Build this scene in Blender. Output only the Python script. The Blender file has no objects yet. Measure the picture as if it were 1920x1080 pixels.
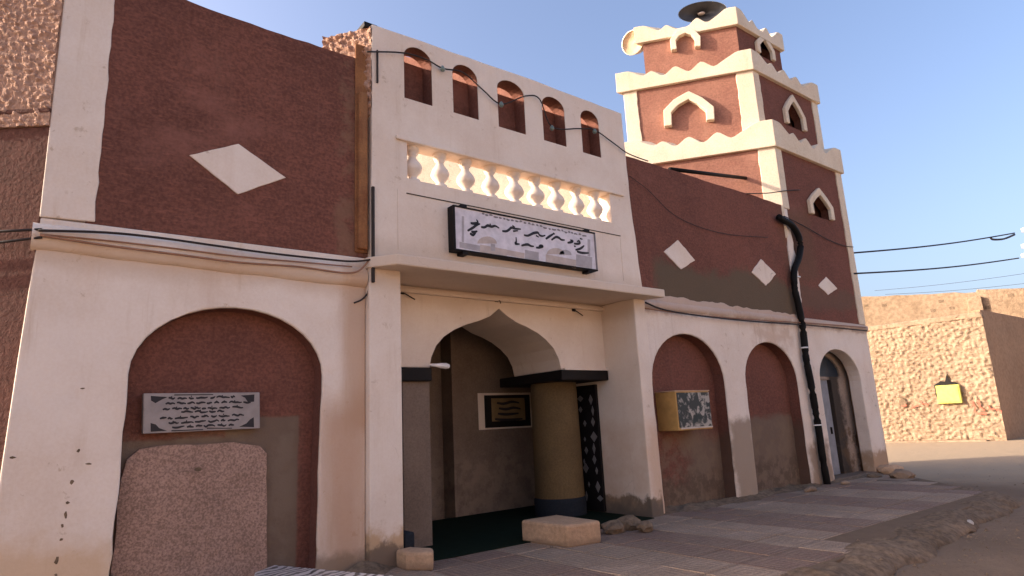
import bpy, math, random
from mathutils import Vector, Matrix, noise
from mathutils.geometry import tessellate_polygon
random.seed(7)
SC = bpy.context.scene
COL = SC.collection
R = math.radians

# ------------------------------------------------------------------ camera
YAW, PITCH, ROLL, FPX, EYE = R(38.034), R(12.008), R(-2.813), 1200.0, 1.6
_f = Vector((math.sin(YAW)*math.cos(PITCH), math.cos(YAW)*math.cos(PITCH), math.sin(PITCH)))
_r0 = Vector((math.cos(YAW), -math.sin(YAW), 0)); _u0 = _r0.cross(_f)
_r = math.cos(ROLL)*_r0 + math.sin(ROLL)*_u0
_u = -math.sin(ROLL)*_r0 + math.cos(ROLL)*_u0
CAMP = Vector((0, 0, EYE))
cam_d = bpy.data.cameras.new('camera'); cam = bpy.data.objects.new('camera', cam_d); COL.objects.link(cam)
cam_d.sensor_width = 36; cam_d.lens = FPX/1920*36; cam_d.clip_end = 4000; cam_d.clip_start = 0.05
cam.matrix_world = Matrix(((_r.x, _u.x, -_f.x, 0), (_r.y, _u.y, -_f.y, 0), (_r.z, _u.z, -_f.z, EYE), (0, 0, 0, 1)))
SC.camera = cam

# ------------------------------------------------------------------ sky, sun, exposure
SUN_DIR = Vector((0.83, -0.55, 0)).normalized()      # horizontal direction the light travels
SUN_EL = R(20)
L = Vector((SUN_DIR.x*math.cos(SUN_EL), SUN_DIR.y*math.cos(SUN_EL), -math.sin(SUN_EL)))
W = bpy.data.worlds.new('World'); SC.world = W; W.use_nodes = True
wn = W.node_tree.nodes; wl = W.node_tree.links
for n in list(wn): wn.remove(n)
sky = wn.new('ShaderNodeTexSky'); sky.sky_type = 'NISHITA'; sky.sun_disc = False
sky.sun_elevation = SUN_EL
sky.sun_rotation = math.atan2(-L.x, -L.y)            # azimuth of the sun, clockwise from +Y
sky.altitude = 300; sky.air_density = 1.0; sky.dust_density = 7.0; sky.ozone_density = 2.6
bg = wn.new('ShaderNodeBackground'); bg.inputs[1].default_value = 0.125
wo = wn.new('ShaderNodeOutputWorld')
tint = wn.new('ShaderNodeMix'); tint.data_type = 'RGBA'; tint.blend_type = 'MULTIPLY'; tint.inputs[0].default_value = 1.0
tint.inputs[7].default_value = (1.12, 1.0, 1.0, 1)      # the photograph's slightly warm white balance
wl.new(sky.outputs[0], tint.inputs[6]); wl.new(tint.outputs[2], bg.inputs[0]); wl.new(bg.outputs[0], wo.inputs[0])
sd = bpy.data.lights.new('sun', 'SUN'); sd.energy = 2.8; sd.angle = R(0.53); sd.color = (1.0, 0.86, 0.68)
so = bpy.data.objects.new('sun', sd); COL.objects.link(so); so.location = (-20, 15, 25)
so.rotation_euler = L.to_track_quat('-Z', 'Y').to_euler()
SC.view_settings.view_transform = 'Standard'; SC.view_settings.look = 'None'
SC.view_settings.gamma = 1.0; SC.view_settings.use_curve_mapping = False
SC.view_settings.exposure = 1.62
SC.render.engine = 'CYCLES'
SC.cycles.max_bounces = 8; SC.cycles.diffuse_bounces = 5; SC.cycles.use_denoising = True

# ------------------------------------------------------------------ pixel -> place helpers (the plane gives the distance)
def ray(x, y): return _f + (x-960)/FPX*_r - (y-540)/FPX*_u
def on_y(x, y, Y): d = ray(x, y); return CAMP + d*(Y/d.y)
def on_x(x, y, X): d = ray(x, y); return CAMP + d*(X/d.x)
def on_z(x, y, Z): d = ray(x, y); return CAMP + d*((Z-EYE)/d.z)
def on_v(x, y, A, t):
    n = Vector((-t.y, t.x, 0)); d = ray(x, y); k = (Vector((A[0], A[1], 0))-Vector((0, 0, 0))).dot(n)/d.dot(n)
    return CAMP + d*k

# ------------------------------------------------------------------ materials
MATS = {}
class NT:
    def __init__(s, name):
        s.m = bpy.data.materials.new(name); s.m.use_nodes = True; s.t = s.m.node_tree
        s.b = s.t.nodes['Principled BSDF']; s.pos = s.t.nodes.new('ShaderNodeNewGeometry').outputs['Position']
        MATS[name] = s.m
    def n(s, k, **kw):
        o = s.t.nodes.new(k)
        for a, v in kw.items(): setattr(o, a, v)
        return o
    def link(s, a, b): s.t.links.new(a, b)
    def noise(s, scale, detail=5, rough=.6, vec=None, dist=0):
        o = s.n('ShaderNodeTexNoise'); o.inputs['Scale'].default_value = scale; o.inputs['Detail'].default_value = detail
        o.inputs['Roughness'].default_value = rough; o.inputs['Distortion'].default_value = dist
        s.link(vec or s.pos, o.inputs['Vector']); return o.outputs['Fac']
    def mapv(s, sc, rot=(0, 0, 0), loc=(0, 0, 0)):
        o = s.n('ShaderNodeMapping'); o.inputs['Scale'].default_value = sc; o.inputs['Rotation'].default_value = rot
        o.inputs['Location'].default_value = loc; s.link(s.pos, o.inputs['Vector']); return o.outputs[0]
    def mr(s, v, a, b, c=0., d=1., smooth=True):
        o = s.n('ShaderNodeMapRange'); o.interpolation_type = 'SMOOTHSTEP' if smooth else 'LINEAR'
        s.link(v, o.inputs[0])
        for i, k in enumerate((a, b, c, d)): o.inputs[1+i].default_value = k
        return o.outputs[0]
    def math(s, op, a, b=None):
        o = s.n('ShaderNodeMath', operation=op)
        for i, v in enumerate((a, b)):
            if v is None: continue
            if isinstance(v, (int, float)): o.inputs[i].default_value = v
            else: s.link(v, o.inputs[i])
        return o.outputs[0]
    def mix(s, fac, a, b, blend='MIX'):
        o = s.n('ShaderNodeMix', data_type='RGBA', blend_type=blend)
        for sock, v in ((o.inputs[0], fac), (o.inputs[6], a), (o.inputs[7], b)):
            if isinstance(v, (int, float)): sock.default_value = v
            elif isinstance(v, tuple): sock.default_value = (*v, 1) if len(v) == 3 else v
            else: s.link(v, sock)
        return o.outputs[2]
    def xyz(s):
        o = s.n('ShaderNodeSeparateXYZ'); s.link(s.pos, o.inputs[0]); return o.outputs
    def bump(s, h, strength, dist=.02, prev=None):
        o = s.n('ShaderNodeBump'); o.inputs['Strength'].default_value = strength; o.inputs['Distance'].default_value = dist
        s.link(h, o.inputs['Height'])
        if prev: s.link(prev, o.inputs['Normal'])
        return o.outputs[0]
    def out(s, col, rough=.9, nrm=None, spec=.2):
        if isinstance(col, tuple): s.b.inputs['Base Color'].default_value = (*col, 1)
        else: s.link(col, s.b.inputs['Base Color'])
        s.b.inputs['Roughness'].default_value = rough
        s.b.inputs['Specular IOR Level'].default_value = spec
        if nrm: s.link(nrm, s.b.inputs['Normal'])
        return s.m
    def boxmask(s, x0, x1, z0, z1, soft=.1, amp=.3, nscale=2.5, stretch=(1, 1, 1), cut=None):
        X, Y, Z = s.xyz()
        nz = s.math('SUBTRACT', s.noise(nscale, 6, .65, s.mapv(stretch)), .5)
        dx = s.math('ADD', X, s.math('MULTIPLY', nz, amp)); dz = s.math('ADD', Z, s.math('MULTIPLY', nz, amp*1.3))
        a = s.math('MULTIPLY', s.mr(dx, x0-soft, x0+soft), s.mr(dx, x1-soft, x1+soft, 1, 0))
        b = s.math('MULTIPLY', s.mr(dz, z0-soft, z0+soft), s.mr(dz, z1-soft, z1+soft, 1, 0))
        m = s.math('MULTIPLY', a, b)
        if cut: m = s.math('MULTIPLY', m, s.mr(s.noise(cut, 7, .7), .42, .58))
        return m

def plaster(name, c1, c2, bump=.35, bscale=45, bdist=.012, stains=(), big=.9, speck=.12, streak=0.0, streak_col=(.3, .17, .1), rough=.92, trowel=0.15, grain=0., cracks=0., drips=0., drip_col=(.36, .25, .17), wear=0., wear_col=(.5, .38, .28)):
    s = NT(name)
    col = s.mix(s.mr(s.noise(big, 6, .62), .35, .68), c1, c2)
    fine = s.noise(bscale*.8, 4, .6)
    col = s.mix(speck, col, s.mix(s.mr(fine, .3, .7), (0, 0, 0), (1, 1, 1)), 'OVERLAY')
    if streak:
        st = s.mr(s.noise(1.0, 6, .6, s.mapv((3.2, 1, .22))), .55, .8)
        col = s.mix(s.math('MULTIPLY', st, streak), col, streak_col)
    if grain:
        gr = s.noise(1.0, 6, .7, s.mapv((7, 7, 34)))
        col = s.mix(s.math('MULTIPLY', s.mr(gr, .52, .72), grain), col, tuple(min(1, x*1.75) for x in c1))
        col = s.mix(s.math('MULTIPLY', s.mr(gr, .48, .30), grain*.9), col, tuple(x*.55 for x in c2))
        pt = s.noise(.55, 7, .68, s.mapv((1, 1, 1.6), loc=(3.1, 0, 1.7)))
        col = s.mix(s.math('MULTIPLY', s.mr(pt, .55, .72), grain*1.1), col, tuple(x*1.5+.02 for x in c1))
    if drips:
        dn = s.noise(1.0, 7, .7, s.mapv((5.5, 5.5, .32)))
        dk = s.math('MULTIPLY', s.mr(dn, .53, .74), s.mr(s.noise(.8, 3, .5), .40, .62))
        col = s.mix(s.math('MULTIPLY', dk, drips), col, drip_col)
    if wear:
        wr = s.math('MULTIPLY', s.mr(s.noise(7, 8, .75), .60, .66), s.mr(s.noise(.9, 3, .5), .45, .6))
        col = s.mix(s.math('MULTIPLY', wr, wear), col, wear_col)
    if cracks:
        vo = s.n('ShaderNodeTexVoronoi', feature='DISTANCE_TO_EDGE'); vo.inputs['Scale'].default_value = .75
        dv = s.n('ShaderNodeVectorMath', operation='ADD'); sc_ = s.n('ShaderNodeTexNoise'); sc_.inputs['Scale'].default_value = 2.5; sc_.inputs['Detail'].default_value = 6
        s.link(s.pos, sc_.inputs['Vector']); ml = s.n('ShaderNodeVectorMath', operation='SCALE'); ml.inputs['Scale'].default_value = .5
        s.link(sc_.outputs['Color'], ml.inputs[0]); s.link(s.mapv((1, 1, .55)), dv.inputs[0]); s.link(ml.outputs[0], dv.inputs[1]); s.link(dv.outputs[0], vo.inputs['Vector'])
        ck = s.math('MULTIPLY', s.mr(vo.outputs['Distance'], .0012, .004, 1, 0), s.mr(s.noise(.7, 3, .5, s.mapv((1, 1, 1), loc=(9, 0, 4))), .56, .64))
        col = s.mix(s.math('MULTIPLY', ck, cracks), col, tuple(x*.35 for x in c2))
    for args, c, k in stains:
        col = s.mix(s.math('MULTIPLY', s.boxmask(**args), k), col, c)
    n1 = s.bump(s.noise(bscale, 7, .65), bump, bdist)
    if trowel: n1 = s.bump(s.noise(3.2, 4, .5, dist=.6), trowel, .06, n1)
    return s.out(col, rough, n1, .15)

CREAM = ((.75, .655, .575), (.69, .58, .49))
REDP = ((.178, .073, .053), (.14, .059, .044))
CEM = (.165, .118, .088)
DIRT = (.20, .125, .075)
RUST = (.42, .20, .09)
B = lambda **k: k
plaster('cream_wing', *CREAM, cracks=0., drips=.7, wear=.8, drip_col=(.52, .37, .25), speck=.05, bump=.15, streak=.25, streak_col=(.52, .33, .22), stains=[
    (B(x0=2.95, x1=3.5, z0=-.2, z1=2.0, soft=.22, amp=.35, nscale=1.4, stretch=(2.5, 1, .35)), (.44, .26, .16), .75),
    (B(x0=3.18, x1=3.6, z0=1.6, z1=3.7, soft=.12, amp=.35, nscale=1.2, stretch=(2.5, 1, .25)), (.46, .30, .20), .75),
    (B(x0=-.4, x1=3.6, z0=3.3, z1=3.62, soft=.12, amp=.3, nscale=1.1), (.50, .35, .24), .5),
    (B(x0=-.4, x1=.95, z0=-.3, z1=.75, soft=.18, amp=.6, nscale=2.0), (.58, .40, .24), .7),
    (B(x0=-.4, x1=4, z0=-.3, z1=.22, soft=.08, amp=.25, nscale=4), (.25, .17, .11), .8)])
plaster('cream_portal', (.74, .645, .56), (.68, .57, .48), cracks=.35, drips=.55, wear=.65, drip_col=(.50, .37, .26), speck=.04, bump=.12, streak=.12, streak_col=(.55, .38, .25), stains=[
    (B(x0=3.3, x1=9.3, z0=3.4, z1=4.02, soft=.12, amp=.3, nscale=1.0), (.52, .40, .30), .5),
    (B(x0=3.3, x1=4.3, z0=-.3, z1=.42, soft=.08, amp=.4, nscale=4), (.42, .25, .11), .75),
    (B(x0=3.3, x1=4.3, z0=-.3, z1=.26, soft=.05, amp=.35, nscale=5), (.16, .115, .085), .9),
    (B(x0=8.2, x1=9.0, z0=-.3, z1=.30, soft=.06, amp=.45, nscale=4), (.09, .066, .048), .92),
    (B(x0=8.45, x1=9.0, z0=.2, z1=1.5, soft=.2, amp=.6, nscale=2), (.52, .32, .19), .6)])
plaster('cream_arcade', *CREAM, cracks=.7, drips=.8, wear=.9, drip_col=(.42, .29, .20), speck=.06, bump=.22, streak=.3, streak_col=(.5, .31, .21), stains=[
    (B(x0=11.0, x1=11.8, z0=-.3, z1=1.5, soft=.12, amp=.5, nscale=2.5), (.24, .17, .115), .8),
    (B(x0=13.8, x1=14.7, z0=-.3, z1=.9, soft=.15, amp=.7, nscale=2.2), (.26, .17, .11), .8),
    (B(x0=16.7, x1=17.8, z0=-.3, z1=.55, soft=.12, amp=.5, nscale=2.5), (.33, .19, .09), .8),
    (B(x0=8.6, x1=17.8, z0=3.5, z1=3.95, soft=.06, amp=.35, nscale=2.2), (.30, .175, .115), .55),
    (B(x0=12.2, x1=13.8, z0=2.95, z1=3.4, soft=.2, amp=.9, nscale=3), (.45, .29, .19), .5),
    (B(x0=8.6, x1=9.0, z0=-.3, z1=1.5, soft=.2, amp=.6, nscale=2), (.5, .31, .18), .6)])
plaster('cream_minaret', (.70, .60, .47), (.64, .53, .40), drips=.45, wear=.5, drip_col=(.45, .34, .23), wear_col=(.42, .31, .21), bump=.35, streak=.15)
plaster('red_wing', *REDP, grain=.46, drips=.5, drip_col=(.215, .105, .078), bump=.7, bscale=34, bdist=.02, big=.7, speck=.22, streak=.35, streak_col=(.21, .095, .07), stains=[
    (B(x0=3.1, x1=3.6, z0=3.7, z1=7, soft=.08, amp=.4, nscale=3, cut=3), (.22, .13, .085), .6)])
plaster('red_arcade', *REDP, grain=.30, drips=.4, drip_col=(.19, .10, .07), cracks=.4, bump=.5, bscale=34, bdist=.016, big=.6, speck=.18, streak=.3, streak_col=(.2, .09, .065), stains=[
    (B(x0=9.2, x1=14.2, z0=3.6, z1=4.45, soft=.14, amp=.9, nscale=1.1), (.118, .093, .062), .85),
    (B(x0=14.4, x1=17.2, z0=4.0, z1=4.5, soft=.12, amp=.6, nscale=1.5), (.13, .085, .06), .6),
    (B(x0=14.0, x1=15.4, z0=4.6, z1=6.4, soft=.2, amp=.8, nscale=1.2), (.14, .085, .052), .45)])
plaster('terrace_cream', (.54, .48, .385), (.46, .40, .32), bump=.4, drips=.4, wear=.8, wear_col=(.2, .14, .09))
plaster('red_minaret', (.185, .077, .057), (.15, .064, .048), grain=.3, drips=.3, drip_col=(.22, .12, .09), bump=.5, bscale=30, bdist=.016, speck=.15, streak=.2, streak_col=(.26, .12, .085))
plaster('red_niche', *REDP, grain=.32, drips=.3, drip_col=(.20, .10, .075), bump=.6, bscale=38, bdist=.016, speck=.2, stains=[
    (B(x0=.5, x1=2.72, z0=-.3, z1=1.62, soft=.02, amp=.07, nscale=2.4), CEM, .97),
    (B(x0=1.9, x1=2.72, z0=1.5, z1=1.82, soft=.02, amp=.06, nscale=3), CEM, .97),
    (B(x0=.5, x1=2.7, z0=-.3, z1=1.7, soft=.1, amp=.3, nscale=2, cut=1.6), (.215, .165, .125), .5)])
plaster('red_recess', *REDP, grain=.28, drips=.5, drip_col=(.19, .10, .07), wear=.5, wear_col=(.23, .15, .10), bump=.4, bscale=30, bdist=.014, speck=.15, stains=[
    (B(x0=9.9, x1=11.3, z0=-.3, z1=1.25, soft=.2, amp=1.3, nscale=1.1), CEM, .9),
    (B(x0=8.6, x1=11.3, z0=-.3, z1=.5, soft=.15, amp=.8, nscale=1.4), (.15, .10, .07), .9),
    (B(x0=11.3, x1=14, z0=-.3, z1=1.52, soft=.08, amp=.35, nscale=1.7), CEM, .93),
    (B(x0=8.6, x1=14, z0=-.3, z1=1.35, soft=.2, amp=.5, nscale=2, cut=2.2), (.205, .145, .10), .55),
    (B(x0=8.6, x1=14, z0=-.3, z1=.6, soft=.2, amp=.6, nscale=2, cut=4.5), (.085, .058, .042), .6)])
plaster('red_reveal', *REDP, bump=.4, bscale=34, speck=.15, stains=[(B(x0=8.6, x1=14, z0=-.3, z1=1.3, soft=.15, amp=.5, nscale=2), (.11, .07, .05), .8)])
plaster('red_sunlit', (.31, .15, .108), (.25, .115, .085), grain=.3, drips=.3, drip_col=(.36, .21, .15), bump=.5, bscale=30, bdist=.016, speck=.15, streak=.25, streak_col=(.40, .20, .145))  # lighter copy of the minaret red, sunlight on the face put into the colour
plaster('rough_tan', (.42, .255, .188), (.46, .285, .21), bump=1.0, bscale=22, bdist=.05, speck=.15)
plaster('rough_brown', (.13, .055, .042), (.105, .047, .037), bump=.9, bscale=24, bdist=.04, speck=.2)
plaster('terrazzo', (.36, .235, .185), (.30, .195, .152), bump=.8, bscale=58, bdist=.015, speck=.34, big=2.0)
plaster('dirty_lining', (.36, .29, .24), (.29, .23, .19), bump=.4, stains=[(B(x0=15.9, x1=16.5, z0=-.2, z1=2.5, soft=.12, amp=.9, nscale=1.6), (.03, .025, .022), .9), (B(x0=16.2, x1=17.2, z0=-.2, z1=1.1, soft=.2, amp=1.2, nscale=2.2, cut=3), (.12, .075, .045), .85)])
plaster('cement', CEM, (.20, .15, .112), bump=.4, speck=.2)
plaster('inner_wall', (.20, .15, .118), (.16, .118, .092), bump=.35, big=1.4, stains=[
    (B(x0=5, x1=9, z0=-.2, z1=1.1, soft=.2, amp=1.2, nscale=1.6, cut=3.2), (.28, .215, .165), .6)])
plaster('ochre', (.15, .102, .05), (.115, .078, .04), bump=.2, big=1.5)
plaster('blue_grey', (.022, .026, .033), (.018, .021, .027), bump=.2)
plaster('dirt_block', (.50, .33, .21), (.42, .27, .165), bump=.7, bscale=25, bdist=.02, stains=[
    (B(x0=3, x1=9, z0=-.2, z1=.06, soft=.03, amp=.12, nscale=4), (.26, .17, .11), .7)])
plaster('mud_wall', (.32, .232, .16), (.27, .192, .13), bump=.9, bscale=7, bdist=.08, big=.5, speck=.2)
plaster('street_tan', (.60, .475, .37), (.54, .42, .32), bump=.5, bscale=9, bdist=.03, big=.5)
plaster('mud_shade', (.40, .25, .155), (.36, .22, .135), bump=.4, bscale=9, bdist=.03, big=.6)
plaster('mud_far', (.28, .20, .135), (.23, .162, .106), bump=.7, bscale=6, bdist=.06, big=.45, speck=.2)
plaster('drain_brown', (.27, .125, .055), (.19, .08, .04), bump=.3, big=3, streak=.6, streak_col=(.36, .20, .10))
plaster('earth', (.185, .132, .09), (.14, .098, .065), bump=.8, bscale=16, bdist=.025, big=.9, speck=.3)
plaster('stone', (.32, .23, .16), (.24, .17, .12), bump=.7, bscale=18, bdist=.03)

def flat(name, c, rough=.6, spec=.3, metal=0., nb=0):
    s = NT(name); s.b.inputs['Metallic'].default_value = metal
    v = s.mix(s.mr(s.noise(6, 5, .6), .3, .7), tuple(x*.85 for x in c), tuple(min(1, x*1.1) for x in c))
    return s.out(v, rough, s.bump(s.noise(40, 4), nb, .01) if nb else None, spec)
flat('black_pipe', (.007, .006, .006), .6, .12)
flat('black_metal', (.011, .009, .009), .6, .15)
flat('cable_dark', (.03, .022, .02), .7)
flat('cable_tan', (.30, .16, .10), .8)
flat('wire', (.02, .02, .03), .6)
flat('sign_white', (.62, .58, .62), .45)
flat('ink', (.02, .018, .022), .6)
flat('ink_faint', (.20, .18, .19), .7)
flat('print_beige', (.47, .39, .35), .6)
flat('print_grey', (.37, .34, .35), .6)
flat('motif_grey', (.17, .16, .16), .6)
flat('plaque_stone', (.29, .255, .245), .5, nb=.1)
flat('gold_panel', (.21, .14, .065), .45)
flat('metal_box', (.46, .27, .09), .6, nb=.1)
flat('metal_box_top', (.48, .31, .20), .6)
flat('door_paint', (.23, .235, .26), .5, nb=.08)
flat('transom', (.022, .034, .052), .35)
flat('carpet_green', (.009, .016, .010), .95, .05)
flat('horn_dark', (.045, .045, .05), .5)
flat('horn_cream', (.68, .58, .44), .5)
flat('horn_tan', (.55, .40, .26), .6)
flat('horn_white', (.75, .74, .72), .4)
flat('bulb_glass', (.13, .18, .16), .3, .6)
flat('yellow_box', (.52, .50, .12), .5)
flat('red_paint', (.50, .13, .085), .8)
flat('porcelain', (.72, .70, .70), .3, .5)
flat('pole_grey', (.35, .34, .35), .7)
flat('white_plastic', (.80, .76, .74), .4)
flat('litter_white', (.5, .44, .38), .7)

def mk_specials():
    s = NT('poster')                                      # dark poster with pale mottled print
    v = s.noise(7.5, 4, .55, dist=.4)
    g = s.mix(s.mr(v, .47, .60), (.045, .05, .048), (.36, .33, .29))
    g = s.mix(s.mr(s.noise(3.1, 3, .5), .56, .66), g, (.035, .045, .042))
    s.out(g, .6)
    s = NT('marble_slab')
    w = s.n('ShaderNodeTexWave', wave_type='BANDS', bands_direction='X'); w.inputs['Scale'].default_value = 3.2
    w.inputs['Distortion'].default_value = 9; w.inputs['Detail'].default_value = 4; w.inputs['Detail Scale'].default_value = 1.4
    s.link(s.mapv((.9, 1, 1), (0, 0, R(65))), w.inputs['Vector'])
    s.out(s.mix(s.mr(w.outputs['Fac'], .36, .52), (.035, .033, .036), (.50, .46, .45)), .35, None, .4)
    for nm, a, b_ in (('tile_pale', (.37, .275, .205), (.295, .215, .158)), ('tile_purple', (.235, .158, .122), (.20, .13, .10))):
        s = NT(nm)
        col = s.mix(s.mr(s.noise(1.6, 5), .35, .65), a, b_)
        dust = s.mr(s.noise(.9, 8, .72), .36, .62)
        col = s.mix(s.math('MULTIPLY', dust, .68), col, (.25, .185, .134))
        col = s.mix(.25, col, s.mix(s.mr(s.noise(50, 3), .3, .7), (0, 0, 0), (1, 1, 1)), 'OVERLAY')
        c = s.n('ShaderNodeTexCoord').outputs['Object']; sp = s.n('ShaderNodeSeparateXYZ'); s.link(c, sp.inputs[0])
        mx = s.math('MAXIMUM', s.math('ABSOLUTE', sp.outputs[0]), s.math('ABSOLUTE', sp.outputs[1]))
        ring = s.math('SINE', s.math('MULTIPLY', mx, 78.0))
        col = s.mix(s.math('MULTIPLY', s.mr(ring, .2, .9), .4), col, tuple(x*.5 for x in b_))
        n1 = s.bump(ring, .5, .008); s.out(col, .85, s.bump(s.noise(40, 5), .4, .01, n1), .2)
    s = NT('ground')
    col = s.mix(s.mr(s.noise(.35, 7, .65), .35, .68), (.22, .16, .115), (.18, .13, .092))
    col = s.mix(s.mr(s.noise(3.5, 7, .7), .48, .72), col, (.185, .132, .095))
    col = s.mix(s.mr(s.noise(26, 4, .7), .58, .75), col, (.09, .062, .044))
    X, Y, Z = s.xyz()
    col = s.mix(s.mr(s.math('ADD', X, s.math('MULTIPLY', s.noise(.5, 4), 3.0)), 17, 21), col, (.36, .275, .19))  # dirt paler towards the far end, sunlit brightness put into the colour
    n1 = s.bump(s.noise(30, 6, .7), .7, .02); s.out(col, .97, s.bump(s.noise(3, 5, .6), .5, .08, n1), .05)
    s = NT('bed')
    s.out(s.mix(s.noise(5, 5), (.13, .09, .06), (.19, .135, .095)), .95, s.bump(s.noise(30, 5), .5, .02), .1)
mk_specials()

# ------------------------------------------------------------------ mesh helpers
def obj(name, verts, faces, mat, parent=None, bevel=0., smooth=False, label=None):
    me = bpy.data.meshes.new(name); me.from_pydata([tuple(v) for v in verts], [], faces); me.update()
    o = bpy.data.objects.new(name, me); COL.objects.link(o)
    me.materials.append(MATS[mat] if isinstance(mat, str) else mat)
    if parent is not None: o.parent = parent
    if smooth:
        for p in me.polygons: p.use_smooth = True
    if bevel:
        m = o.modifiers.new('bevel', 'BEVEL'); m.width = bevel; m.segments = 2; m.limit_method = 'ANGLE'; m.angle_limit = R(50)
    if label: o['label'] = label
    return o
def empty(name, loc, label, cat, group=None):
    o = bpy.data.objects.new(name, None); COL.objects.link(o); o.empty_display_size = .2
    o['label'] = label; o['category'] = cat
    if group: o['group'] = group
    o['base'] = [round(c, 3) for c in loc]
    return o
def tag(o, label, cat, group=None):
    o['label'] = label; o['category'] = cat
    if group: o['group'] = group
    return o
def struct(o): o['kind'] = 'structure'; return o

def prism_data(outer, holes, O, U, V, N, n0, n1):
    """solid between two copies of a polygon with holes; outer/holes are (u,v) lists; n0 is the outward face offset along N"""
    loops = [outer]+list(holes)
    tri = tessellate_polygon([[Vector((u, v, 0)) for u, v in lp] for lp in loops])
    flatp = [p for lp in loops for p in lp]; n = len(flatp)
    vs = [O+U*u+V*v+N*n0 for u, v in flatp]+[O+U*u+V*v+N*n1 for u, v in flatp]
    fs = []
    for a, b, c in tri:
        pa, pb, pc = flatp[a], flatp[b], flatp[c]
        ar = (pb[0]-pa[0])*(pc[1]-pa[1])-(pb[1]-pa[1])*(pc[0]-pa[0])
        if abs(ar) < 1e-12: continue
        if (ar > 0) != (U.cross(V).dot(N)*(1 if n0 > n1 else -1) > 0): a, b, c = a, c, b
        fs.append((a, b, c)); fs.append((a+n, c+n, b+n))
    k = 0
    for lp in loops:
        m = len(lp)
        for i in range(m):
            a, b = k+i, k+(i+1) % m
            fs.append((a, b, b+n, a+n))
        k += m
    return vs, fs
def fix(o):
    import bmesh
    bm = bmesh.new(); bm.from_mesh(o.data); bmesh.ops.recalc_face_normals(bm, faces=bm.faces); bm.to_mesh(o.data); bm.free(); return o
UX, UZ, NY = Vector((1, 0, 0)), Vector((0, 0, 1)), Vector((0, -1, 0))
def wall(name, outer, holes, yf, th, mat, parent, bevel=.012, label=None):
    vs, fs = prism_data(outer, holes, Vector((0, yf, 0)), UX, UZ, NY, 0, -th)
    return fix(obj(name, vs, fs, mat, parent, bevel, label=label))
def slab(name, outer, holes, O, U, N, th, mat, parent, bevel=.012, label=None, lift=0.):
    vs, fs = prism_data(outer, holes, O, U, UZ, N, lift, lift-th)
    return fix(obj(name, vs, fs, mat, parent, bevel, label=label))
def box(name, x0, x1, y0, y1, z0, z1, mat, parent=None, bevel=.01, label=None):
    vs = [(x, y, z) for z in (z0, z1) for x, y in ((x0, y0), (x1, y0), (x1, y1), (x0, y1))]
    fs = [(0, 3, 2, 1), (4, 5, 6, 7), (0, 1, 5, 4), (1, 2, 6, 5), (2, 3, 7, 6), (3, 0, 4, 7)]
    return obj(name, vs, fs, mat, parent, bevel, label=label)
def plan(name, pts, z0, z1, mat, parent=None, bevel=.012, label=None):
    """vertical prism on a plan polygon"""
    n = len(pts)
    vs = [(p[0], p[1], z0) for p in pts]+[(p[0], p[1], z1) for p in pts]
    fs = [tuple(range(n))[::-1], tuple(range(n, 2*n))]+[(i, (i+1) % n, (i+1) % n+n, i+n) for i in range(n)]
    return fix(obj(name, vs, fs, mat, parent, bevel, label=label))
def tube(name, pts, r, mat, parent=None, n=8, label=None, closed_caps=True):
    pts = [Vector(p) for p in pts]; vs = []; fs = []
    for i, p in enumerate(pts):
        d = (pts[min(i+1, len(pts)-1)]-pts[max(i-1, 0)]).normalized()
        a = d.cross(Vector((0, 0, 1))); a = a.normalized() if a.length > .05 else d.cross(Vector((0, 1, 0))).normalized()
        b = d.cross(a); rr = r[i] if isinstance(r, (list, tuple)) else r
        for k in range(n): vs.append(p+(a*math.cos(2*math.pi*k/n)+b*math.sin(2*math.pi*k/n))*rr)
    for i in range(len(pts)-1):
        for k in range(n): fs.append((i*n+k, i*n+(k+1) % n, (i+1)*n+(k+1) % n, (i+1)*n+k))
    fs.append(tuple(range(n))[::-1]); fs.append(tuple(range((len(pts)-1)*n, len(pts)*n)))
    return fix(obj(name, vs, fs, mat, parent, 0, True, label))
def spline(pts, k=6):
    pts = [Vector(p) for p in pts]; P = [pts[0]]+pts+[pts[-1]]; out = []
    for i in range(1, len(P)-2):
        for j in range(k):
            t = j/k; a, b, c, d = P[i-1:i+3]
            out.append(.5*((2*b)+(c-a)*t+(2*a-5*b+4*c-d)*t*t+(3*b-a-3*c+d)*t**3))
    out.append(pts[-1]); return out
def lathe(prof, n, O, axis, side, sx=1., sy=1.):
    axis = axis.normalized(); side = (side-axis*side.dot(axis)).normalized(); up = axis.cross(side)
    vs = []; fs = []
    for r, h in prof:
        for k in range(n):
            a = 2*math.pi*k/n; vs.append(O+axis*h+side*(r*sx*math.cos(a))+up*(r*sy*math.sin(a)))
    for i in range(len(prof)-1):
        for k in range(n): fs.append((i*n+k, i*n+(k+1) % n, (i+1)*n+(k+1) % n, (i+1)*n+k))
    return vs, fs
def arch(xl, xr, zs, zt, n=18, p=2.0):
    """half-ellipse from right springing to left springing"""
    c, a, h = (xl+xr)/2, (xr-xl)/2, zt-zs
    return [(c+a*math.copysign(abs(math.cos(t))**(2/p), math.cos(t)), zs+h*abs(math.sin(t))**(2/p)) for t in (math.pi*i/n for i in range(n+1))]
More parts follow.
